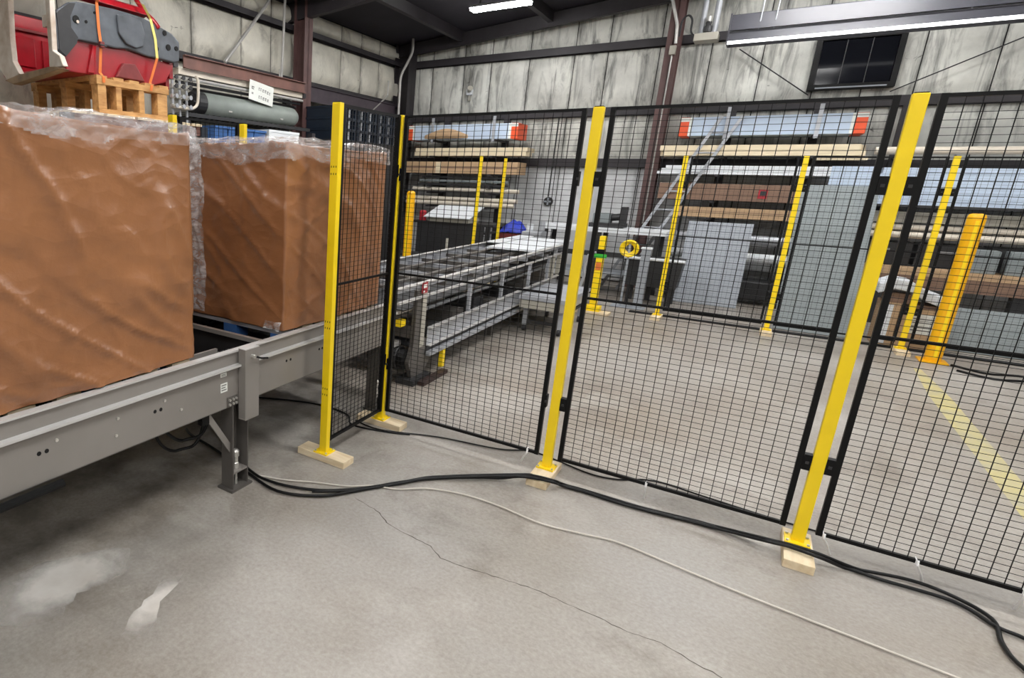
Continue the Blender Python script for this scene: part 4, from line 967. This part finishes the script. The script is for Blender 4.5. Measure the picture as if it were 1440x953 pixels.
def pipes(x0, x1, zs, r, m, label, name='steel_pipe', ys=(10.22, 10.3, 10.38)):
    for k, z in enumerate(zs):
        for q, y in enumerate(ys[:2]):
            if q and k: continue
            mb = MB(); n = 14
            p0 = (x0+random.uniform(-.04, .04), y, z); p1 = (x1+random.uniform(-.04, .04), y, z)
            o = mb.path([p0, p1], r, n).build(name, m, smooth=False)
            tag(o, label, 'pipe', label + 's')
plank_stack(-5.20, -3.20, 1.986, 2.12, 2, M_cream, 'bundle of pale planks under the left long carton')
t = thing('long_cardboard', 'long brown cardboard box on the left rack below the planks', 'carton', (-4.3, 10.4, 1.686))
MB().box(-5.38, -3.30, 10.18, 10.64, 1.686, 1.885).build('body', M_tan, t, bevel=0.006)
MB().box(-5.381, -3.299, 10.176, 10.181, 1.775, 1.80).build('tape', M_brown, t)
MB().box(-4.75, -4.65, 10.175, 10.181, 1.69, 1.88).build('tape', M_cream, t)
for k, z in enumerate((1.499, 1.56, 1.62)):
    tag(MB().box(-5.1+0.03*k, -3.45, 10.2+0.02*k, 10.30, z-0.018, z+0.018).build('steel_bar', M_greyg if k == 1 else M_dark), ('lowest', 'middle', 'upper')[k]+' grey steel bar under the brown cardboard box', 'bar', 'grey bars on the left rack')
tag(MB().tube((-5.2, 10.25, 1.411), (-3.25, 10.25, 1.411), 0.035, 12).build('cardboard_tube', M_pipe), 'single pale cardboard tube above the pair of tubes', 'tube')
tag(MB().tube((-5.3, 10.22, 1.251), (-3.25, 10.22, 1.251), 0.037, 12).build('cardboard_tube', M_pipe), 'upper tube of the pale pair on the left rack', 'tube')
tag(MB().tube((-5.3, 10.22, 1.172), (-3.3, 10.22, 1.172), 0.040, 12).build('cardboard_tube', M_pipe), 'lower tube of the pale pair on the left rack', 'tube')
tag(MB().box(-5.4, -3.6, 10.16, 10.6, 1.364, 1.375).build('shelf_board', M_dark), 'dark shelf board carrying the single pale tube', 'board')
# left lower work area
t = thing('work_table', 'dark work table under the left rack with a pale tilted top', 'table', (-4.0, 9.65, 0))
for x in (-4.6, -3.4):
    for y in (9.4, 10.0): MB().box(x-0.03, x+0.03, y-0.03, y+0.03, 0, 0.86).build('leg', M_dark, t)
MB().box(-4.7, -3.3, 9.35, 10.05, 0.86, 0.90).build('top', M_dark, t)
MB().box(-4.65, -3.35, 9.4, 10.0, 0.25, 0.28).build('shelf', M_dark, t)
MB().box(-4.6, -3.45, 9.36, 9.38, 0.30, 0.86).build('apron', M_dark, t)
o = MB().obox((-4.05, 9.52, 1.06), (0.80, 0.62, 0.012), Matrix.Rotation(R_(16), 3, 'X')).build('tilted_sheet', M_white)
tag(o, 'pale tilted metal sheet lying on the left work table', 'sheet')
tag(MB().box(-4.40, -3.70, 9.30, 9.75, 0.90, 0.97).build('foam_slab', M_beige), 'beige slab propping up the tilted sheet', 'slab')
mb = MB(); nx = ny = 14
for j in range(ny+1):
    for i in range(nx+1):
        a = i/nx*2-1; b = j/ny*2-1
        mb.v.append((-3.03+0.185*a, 9.55+0.2*b, 0.806+max(0, 0.17*(1-a*a)*(1-b*b)+0.05*noise.noise(Vector((a*3, b*3, 2))))))
for j in range(ny):
    for i in range(nx): k = j*(nx+1)+i; mb.f.append((k, k+1, k+nx+2, k+nx+1))
tag(mb.build('blue_tarp', M_bluet, smooth=True, thick=0.01), 'crumpled royal blue tarp on the low crate', 'tarp')
t = thing('low_crate', 'dark red slatted crate under the blue tarp', 'crate', (-3.0, 9.5, 0))
for z in (0.05, 0.25, 0.45, 0.65): MB().box(-3.22, -2.84, 9.35, 9.76, z, z+0.145).build('slat_course', M_drk_red if z > 0.6 else M_dark, t)
for x in (-3.19, -2.87):
    for y in (9.38, 9.73): MB().box(x-0.018, x+0.018, y-0.018, y+0.018, 0, 0.797).build('corner_post', M_dark, t)
tag(MB().lathe((-4.56, 9.42, 0.90), [(0.06, 0.0), (0.06, 0.14), (0.045, 0.16), (0.02, 0.165)], 14).build('red_can', M_stred), 'small red can on the left end of the work table', 'can')
for k, (x, y, h) in enumerate(((-4.5, 8.75, 0.42), (-3.95, 8.8, 0.36), (-3.5, 8.75, 0.46))):
    t = thing('tool_chest', ('left', 'middle', 'right')[k] + ' dark tool chest on the floor before the work table', 'chest', (x, y, 0), 'dark tool chests')
    MB().box(-0.22, 0.22, -0.18, 0.18, 0.0, h).build('body', M_dark, t, local=True, bevel=0.01)
    d = MB().box(-0.2, 0.2, -0.188, -0.18, 0.05, h-0.05).build('drawer_front', M_greyg, t, local=True)
    MB().box(-0.1, 0.1, -0.20, -0.188, h-0.12, h-0.10).build('handle', M_galv, d, local=True)
t = thing('pallet_jack', 'dark low trolley with a rod on the floor behind the transfer conveyor', 'trolley', (-3.45, 7.2, 0))
MB().box(-3.75, -3.15, 6.6, 7.8, 0.30, 0.36).build('deck', M_dark, t)
for x in (-3.68, -3.22):
    for y in (6.7, 7.7): MB().tube((x-0.02, y, 0.07), (x+0.02, y, 0.07), 0.07, 12).build('wheel', M_dark, t); MB().box(x-0.015, x+0.015, y-0.02, y+0.02, 0.07, 0.30).build('fork', M_dark, t)
MB().tube((-3.25, 7.5, 0.36), (-3.25, 7.5, 0.82), 0.018, 8).build('rod', M_beige, t)
MB().box(-3.6, -3.4, 6.8, 7.1, 0.36, 0.40).build('load', M_galv, t)

# right rack goods
plank_stack(-1.25, 0.90, 1.996, 2.135, 2, M_cream, 'bundle of cream planks under the right long carton')
tag(MB().box(0.45, 0.95, 10.20, 10.5, 1.95-0.004, 1.985).build('cream_strip', M_cream), 'short cream strip below the cream planks', 'strip')
for k in range(3):
    tag(MB().box(-1.28+0.05*k, 0.95-0.03*k, 10.18, 10.62, 1.746+0.040*k, 1.782+0.040*k).build('white_board', M_white), ('lowest', 'middle', 'upper')[k] + ' white board of the stack on the right rack', 'board', 'white boards on the right rack')
t = thing('long_cardboard', 'long dull brown box with a red mark on the right rack', 'carton', (-0.4, 10.4, 1.396))
MB().box(-1.22, 0.42, 10.17, 10.62, 1.396, 1.62).build('body', M_brown, t, bevel=0.006)
MB().box(-0.05, 0.05, 10.165, 10.171, 1.44, 1.56).build('red_mark', M_stred, t)
MB().box(-0.03, 0.03, 10.163, 10.166, 1.48, 1.54).build('dark_print', M_dark, t)
t = thing('long_cardboard', 'tan flat box directly beneath the dull brown box', 'carton', (-0.4, 10.4, 1.161))
MB().box(-0.95, 0.50, 10.18, 10.62, 1.161, 1.30).build('body', M_tan, t, bevel=0.006)
MB().box(-0.95, 0.50, 10.178, 10.182, 1.24, 1.25).build('flap_seam', M_brown, t)
tag(MB().tube((-0.9, 10.24, 0.885), (0.75, 10.24, 0.885), 0.062, 14).build('steel_pipe', M_galv), 'upper silver pipe beside the smaller grey sheet', 'pipe')
tag(MB().tube((-0.95, 10.24, 0.645), (0.75, 10.24, 0.645), 0.062, 14).build('steel_pipe', M_white), 'lower white pipe beside the smaller grey sheet', 'pipe')
tag(MB().tube((-0.9, 10.36, 0.645), (0.7, 10.36, 0.645), 0.055, 14).build('steel_pipe', M_brown), 'brown rusty pipe behind the lower white pipe', 'pipe')
tag(MB().box(-1.0, 0.8, 10.20, 10.60, 0.07, 0.33).build('steel_stock', M_dark, bevel=0.02), 'dark block of steel stock at the foot of the right rack', 'steel')
# far right rack goods
tag(MB().tube((1.0, 10.22, 2.055), (4.2, 10.22, 2.055), 0.045, 14).build('cream_pipe', M_pipe), 'long cream pipe at the top of the right edge rack', 'pipe')
for k in range(6):
    tag(MB().box(1.02+0.02*k, 4.2, 10.20, 10.66, 1.431+0.072*k, 1.500+0.072*k).build('pale_sheet', M_ltblue), ('lowest', 'second', 'third', 'fourth', 'fifth', 'topmost')[k] + ' pale blue white sheet pack on the right edge rack', 'sheet pack', 'pale blue sheet packs')
tag(MB().box(1.0, 4.2, 10.10, 10.145, 1.405, 1.43).build('dark_edge', M_dark), 'dark strip under the pale blue sheet packs', 'strip')
tag(MB().box(0.95, 4.2, 10.3, 10.6, 1.215, 1.345).build('grey_beam', M_beige), 'grey beam above the pair of cream pipes', 'beam')
tag(MB().tube((0.95, 10.22, 1.165), (4.2, 10.22, 1.165), 0.036, 14).build('cream_pipe', M_pipe), 'upper pipe of the cream pair at the right edge', 'pipe')
tag(MB().tube((1.0, 10.22, 1.075), (4.2, 10.22, 1.075), 0.040, 14).build('cream_pipe', M_pipe), 'lower pipe of the cream pair at the right edge', 'pipe')
t = thing('wooden_beam', 'thick brown timber on the lowest level at the right edge', 'timber', (2.6, 10.2, 0.45))
MB().box(0.95, 4.2, 9.95, 10.25, 0.47, 0.62).build('timber', M_brown, t); MB().box(0.95, 4.2, 9.95, 10.25, 0.623, 0.70).build('upper_plank', M_tan, t)
for x in (1.3, 2.5, 3.7): MB().box(x-0.06, x+0.06, 9.97, 10.13, 0.0, 0.469).build('trestle', M_dark, t)
for k, x in enumerate((2.05, 2.32, 2.85, 3.12)):
    tag(MB().box(x, x+0.2, 10.0, 10.2, 0.701, 0.96).build('grey_tin', M_greyg, bevel=0.01), ('leftmost', 'second', 'third', 'rightmost')[k] + ' grey tin standing on the brown timber', 'tin', 'grey tins on the timber')
for k in range(5):  # added dark boxes standing in for the dark void behind
    x = 1.02+0.6*k
    t = thing('dark_filler', ('leftmost', 'second', 'third', 'fourth', 'rightmost')[k] + ' dark box added as the void behind the brown timber', 'bin', (x+0.28, 10.46, 0.701), 'added dark boxes behind the timber')
    MB().box(x, x+0.56, 10.30, 10.62, 0.701, 0.98).build('body', M_dark, t, bevel=0.008)
    MB().box(x+0.2, x+0.36, 10.285, 10.30, 0.86, 0.90).build('handle', M_galv, t)
# leaning grey sheets
def lean_sheet(x0, x1, yb, yt, zt, m, label, ribs, tilt=0.0):
    t = thing('leaning_sheet', label, 'sheet', ((x0+x1)/2, yb, 0))
    a = math.atan2(yt-yb, zt); ro = Matrix.Rotation(-a, 3, 'X'); L = math.hypot(zt, yt-yb)
    c = Vector(((x0+x1)/2, (yb+yt)/2, zt/2+0.004))
    MB().obox(c, (x1-x0, 0.012, L), ro).build('panel', m, t)
    for k in range(ribs):
        u = -(x1-x0)/2 + (x1-x0)*(k+0.5)/ribs
        MB().obox(c + ro @ Vector((u, -0.008, 0)), ((x1-x0)/ribs*0.86, 0.004, L*0.99), ro).build('rib', m, t)
    return t
lean_sheet(-0.76, -0.02, 9.72, 10.08, 1.10, M_grey, 'smaller light grey ribbed sheet leaning on the right rack', 5)
lean_sheet(0.36, 1.03, 8.62, 9.30, 1.62, M_greyg, 'larger greenish grey sheet leaning behind the far fence', 5)
lean_sheet(1.75, 3.3, 8.75, 8.95, 0.42, M_greyg, 'low greenish grey sheet right of the thick bollard', 1)
# things the sheets lean on
for x, yb, z, l in ((0.70, 9.33, 1.50, 'dark trestle behind the larger grey sheet'),):
    t = thing('trestle', l, 'trestle', (x, yb+0.1, 0))
    for s in (-0.25, 0.25): MB().box(x+s-0.02, x+s+0.02, yb+0.04, yb+0.08, 0, z).build('leg', M_dark, t); MB().bar((x+s, yb+0.45, 0.0), (x+s, yb+0.08, z*0.6), 0.03, 0.03).build('strut', M_dark, t)
    MB().box(x-0.3, x+0.3, yb+0.04, yb+0.08, z, z+0.05).build('top_bar', M_dark, t)
# blue protective film panel behind the larger sheet
tag(MB().box(0.62, 1.05, 9.9, 9.92, 0.0, 1.86).build('blue_film_panel', M_ltblue), 'pale blue panel standing behind the larger grey sheet', 'panel')
# boxes in front of the right rack
t = thing('shipping_box', 'brown shipping box with a white label between the right posts', 'box', (1.54, 8.62, 0))
MB().box(1.36, 1.74, 8.5, 8.85, 0, 0.42).build('body', M_tan, t, bevel=0.005)
MB().box(1.44, 1.64, 8.496, 8.501, 0.17, 0.37).build('label', M_paper, t)
for k in range(4): MB().box(1.455, 1.60+0.01*(k % 2), 8.4945, 8.497, 0.20+k*0.04, 0.212+k*0.04).build('print_line', M_ink, t)
t = thing('shipping_box', 'narrow box with a pale front left of the labelled box', 'box', (1.28, 8.65, 0))
MB().box(1.20, 1.345, 8.5, 8.85, 0, 0.46).build('body', M_tan, t, bevel=0.005)
MB().box(1.205, 1.29, 8.494, 8.50, 0.03, 0.44).build('pale_front', M_white, t)
t = thing('foam_sheet', 'white foam sheet sagging over the two brown boxes', 'foam', (1.40, 8.7, 0.46))
mb = MB()
prof = [(1.14, 0.60), (1.25, 0.66), (1.38, 0.64), (1.50, 0.56), (1.66, 0.50)]
mb.prism([(x, z+0.05) for x, z in prof] + [(x, z-0.05) for x, z in reversed(prof)], 1, 8.46, 8.88)
mb.build('sheet', M_white, t, bevel=0.01)
MB().box(1.22, 1.40, 8.52, 8.8, 0.462, 0.56).build('prop', M_brown, t)
MB().box(1.42, 1.70, 8.52, 8.8, 0.422, 0.46).build('prop', M_brown, t)
# bench at the white wall and clutter
t = thing('work_bench', 'long white edged bench in front of the white wall', 'bench', (-1.75, 9.75, 0))
MB().box(-2.65, -0.95, 9.5, 10.09, 0.90, 0.96).build('top', M_white, t)
for x in (-2.55, -1.8, -1.05):
    for y in (9.55, 10.05): MB().box(x-0.03, x+0.03, y-0.03, y+0.03, 0, 0.90).build('leg', M_dark, t)
MB().box(-2.6, -1.0, 9.54, 9.57, 0.55, 0.62).build('rail', M_dark, t)
MB().box(-2.6, -1.0, 9.55, 10.05, 0.30, 0.33).build('shelf', M_grey, t)
t = thing('bench_machine', 'dark green grey machine head on the white edged bench', 'machine', (-1.75, 9.85, 0.96))
MB().box(-1.98, -1.52, 9.65, 10.0, 0.96, 1.02).build('base', M_dark, t); MB().box(-1.95, -1.72, 9.7, 9.95, 1.02, 1.16).build('housing', M_greyg, t, bevel=0.01)
MB().tube((-1.72, 9.82, 1.10), (-1.56, 9.82, 1.12), 0.05, 12).build('motor', M_dark, t); MB().box(-1.60, -1.52, 9.74, 9.90, 1.02, 1.26).build('column', M_dark, t)
t = thing('conveyor_drive', 'grey drive head at the far end of the transfer conveyor', 'machine', (-2.62, 9.3, 0))
MB().box(-2.80, -2.45, 9.15, 9.42, 0.0, 0.70).build('cabinet', M_cnv_dk, t); MB().box(-2.78, -2.5, 9.12, 9.44, 0.70, 0.86).build('head', M_galv, t, bevel=0.01)
MB().tube((-2.52, 9.22, 0.86), (-2.52, 9.22, 1.02), 0.04, 10).build('turret', M_galv, t); MB().tube((-2.72, 9.3, 0.86), (-2.72, 9.3, 0.96), 0.05, 10).build('cap', M_white, t)
t = thing('scrap_bin', 'dark low bin under the bench beside the far fence post', 'bin', (-1.0, 9.3, 0))
MB().prism([(-0.30, 0.25), (0.30, 0.25), (0.34, 0.62), (-0.34, 0.62)], 1, -0.2, 0.2).build('body', M_dark, t, local=True); MB().tube((-0.36, -0.21, 0.62), (0.36, -0.21, 0.62), 0.02, 8).build('rim', M_white, t, local=True)
for s in (-0.25, 0.25):
    for q in (-0.15, 0.15): MB().box(s-0.02, s+0.02, q-0.02, q+0.02, 0, 0.25).build('leg', M_dark, t, local=True)
t = thing('extension_ladder', 'aluminium extension ladder leaning across the right rack', 'ladder', (-1.45, 9.95, 0))
for (x0, z0, x1, z1) in ((-1.78, 0.0, -0.62, 2.50), (-1.55, 0.0, -0.39, 2.50)):
    MB().bar((x0, 10.115, z0+0.01), (x1, 10.115, z1), 0.04, 0.022, (0, 1, 0)).build('stile', M_galv, t)
for k in range(9):
    f_ = (k+0.7)/9.5
    a = Vector((-1.78, 10.115, 0.01)).lerp(Vector((-0.62, 10.115, 2.5)), f_); b = Vector((-1.55, 10.115, 0.01)).lerp(Vector((-0.39, 10.115, 2.5)), f_)
    MB().tube(a, b, 0.012, 6).build('rung', M_galv, t)
t = thing('wall_fan', 'small round dark fan fixed to the white lower wall', 'fan', (-2.95, 10.93, 1.19))
MB().tube((-2.95, 10.98, 1.26), (-2.95, 10.93, 1.26), 0.075, 16).build('ring', M_dark, t)
for k in range(4):
    MB().obox((-2.95+0.03*math.cos(k*1.57), 10.925, 1.26+0.03*math.sin(k*1.57)), (0.06, 0.004, 0.028), Matrix.Rotation(-k*1.57, 3, 'Y')).build('blade', M_grey, t)
tag(MB().path([(-2.93, 10.84, 1.34), (-2.92, 10.84, 2.62)], 0.012, 6).build('conduit', M_dark), 'dark conduit rising from the small wall fan', 'pipe')

# ================================================================== HANGING TROUGH AND HEATER
t = thing('hanging_trough', 'long grey enamel trough hung near the roof with a white lower lip', 'trough', (1.6, 9.6, 3.29))
MB().prism([(9.60, 3.335), (9.62, 3.335), (9.68, 3.44), (9.66, 3.44)], 0, -0.69, 4.5).build('lower_side', M_trough, t)
MB().box(-0.69, 4.5, 9.66, 9.86, 3.44, 3.452).build('web', M_trough, t)
MB().prism([(9.63, 3.46), (9.645, 3.46), (9.70, 3.64), (9.685, 3.64)], 0, -0.69, 4.5).build('upper_side', M_trough, t)
MB().box(-0.69, 4.5, 9.685, 9.86, 3.64, 3.65).build('top', M_trough, t)
MB().prism([(9.90, 3.31), (9.88, 3.31), (9.85, 3.64), (9.87, 3.64)], 0, -0.69, 4.5).build('back_side', M_trough, t)
MB().box(-0.69, 4.5, 9.675, 9.69, 3.452, 3.462).build('bead', M_galv, t)
MB().tube((-0.69, 9.61, 3.318), (1.9, 9.61, 3.318), 0.020, 8).build('lip_glow', M_lip_glow, t, label='bright part of the white lower lip with added glow')  # reflective lip, not a lamp; its brightness is added as emission
MB().tube((1.9, 9.61, 3.318), (4.5, 9.61, 3.318), 0.020, 8).build('lip', M_galv, t)
for x in (-0.4, -0.25, 1.4, 3.0): MB().tube((x, 9.66, 3.45), (x+0.02, 9.66, zc(x)-0.005), 0.008, 6).build('hanger_rod', M_galv, t)
MB().box(-0.705, -0.69, 9.60, 9.90, 3.31, 3.65).build('end_plate', M_trough, t)
t = thing('gas_heater_unit', 'beige heater box with pipes hanging left of the trough', 'heater', (-0.95, 9.7, 3.36))
MB().box(-1.06, -0.80, 9.58, 9.82, 3.37, 3.46).build('box', M_beige, t, bevel=0.006)
for x, m, r in ((-1.0, M_galv, 0.03), (-0.86, M_galv, 0.034)): MB().tube((x, 9.7, 3.46), (x, 9.7, zc(x)-0.01), r, 10).build('pipe', m, t)
MB().lathe((-0.93, 9.66, 3.46), [(0.03, 0), (0.045, 0.02), (0.045, 0.08), (0.03, 0.1), (0.035, 0.13), (0.02, 0.16)], 10).build('gas_valve', M_dark, t)
MB().tube((-0.93, 9.66, 3.60), (-0.93, 9.66, 3.66), 0.03, 10).build('cap', M_zinc, t)
MB().path(smooth_path([(-1.06, 9.72, 3.44), (-1.12, 9.75, 3.52), (-1.13, 9.75, 3.66), (-1.18, 9.75, 3.72), (-1.24, 9.75, 3.66), (-1.25, 9.78, 3.48)]), 0.012, 6).build('flex_hose', M_dark, t)
tag(MB().path([(-1.55, 10.55, 4.25), (-1.40, 10.58, 3.8), (-1.38, 10.58, 3.55)], 0.022, 8).build('conduit', M_conduit), 'pale pipe slanting down onto the back wall column', 'pipe')
tag(MB().path([(-1.40, 10.57, 3.4), (-1.40, 10.57, 1.0)], 0.012, 6).build('conduit', M_conduit), 'thin pale conduit on the face of the back wall column', 'pipe')
tag(MB().box(-1.44, -1.36, 10.52, 10.60, 3.40, 3.52).build('junction_box', M_beige, bevel=0.005), 'small pale junction box on the back wall column', 'box')
tag(MB().path([(-0.62, 10.84, 3.45), (0.25, 10.84, 2.80)], 0.008, 6).build('brace_rod', M_dark), 'dark diagonal brace rod left of the window', 'rod')
tag(MB().path([(1.05, 10.84, 2.80), (2.4, 10.84, 3.5)], 0.008, 6).build('brace_rod', M_dark), 'dark diagonal brace rod right of the window', 'rod')
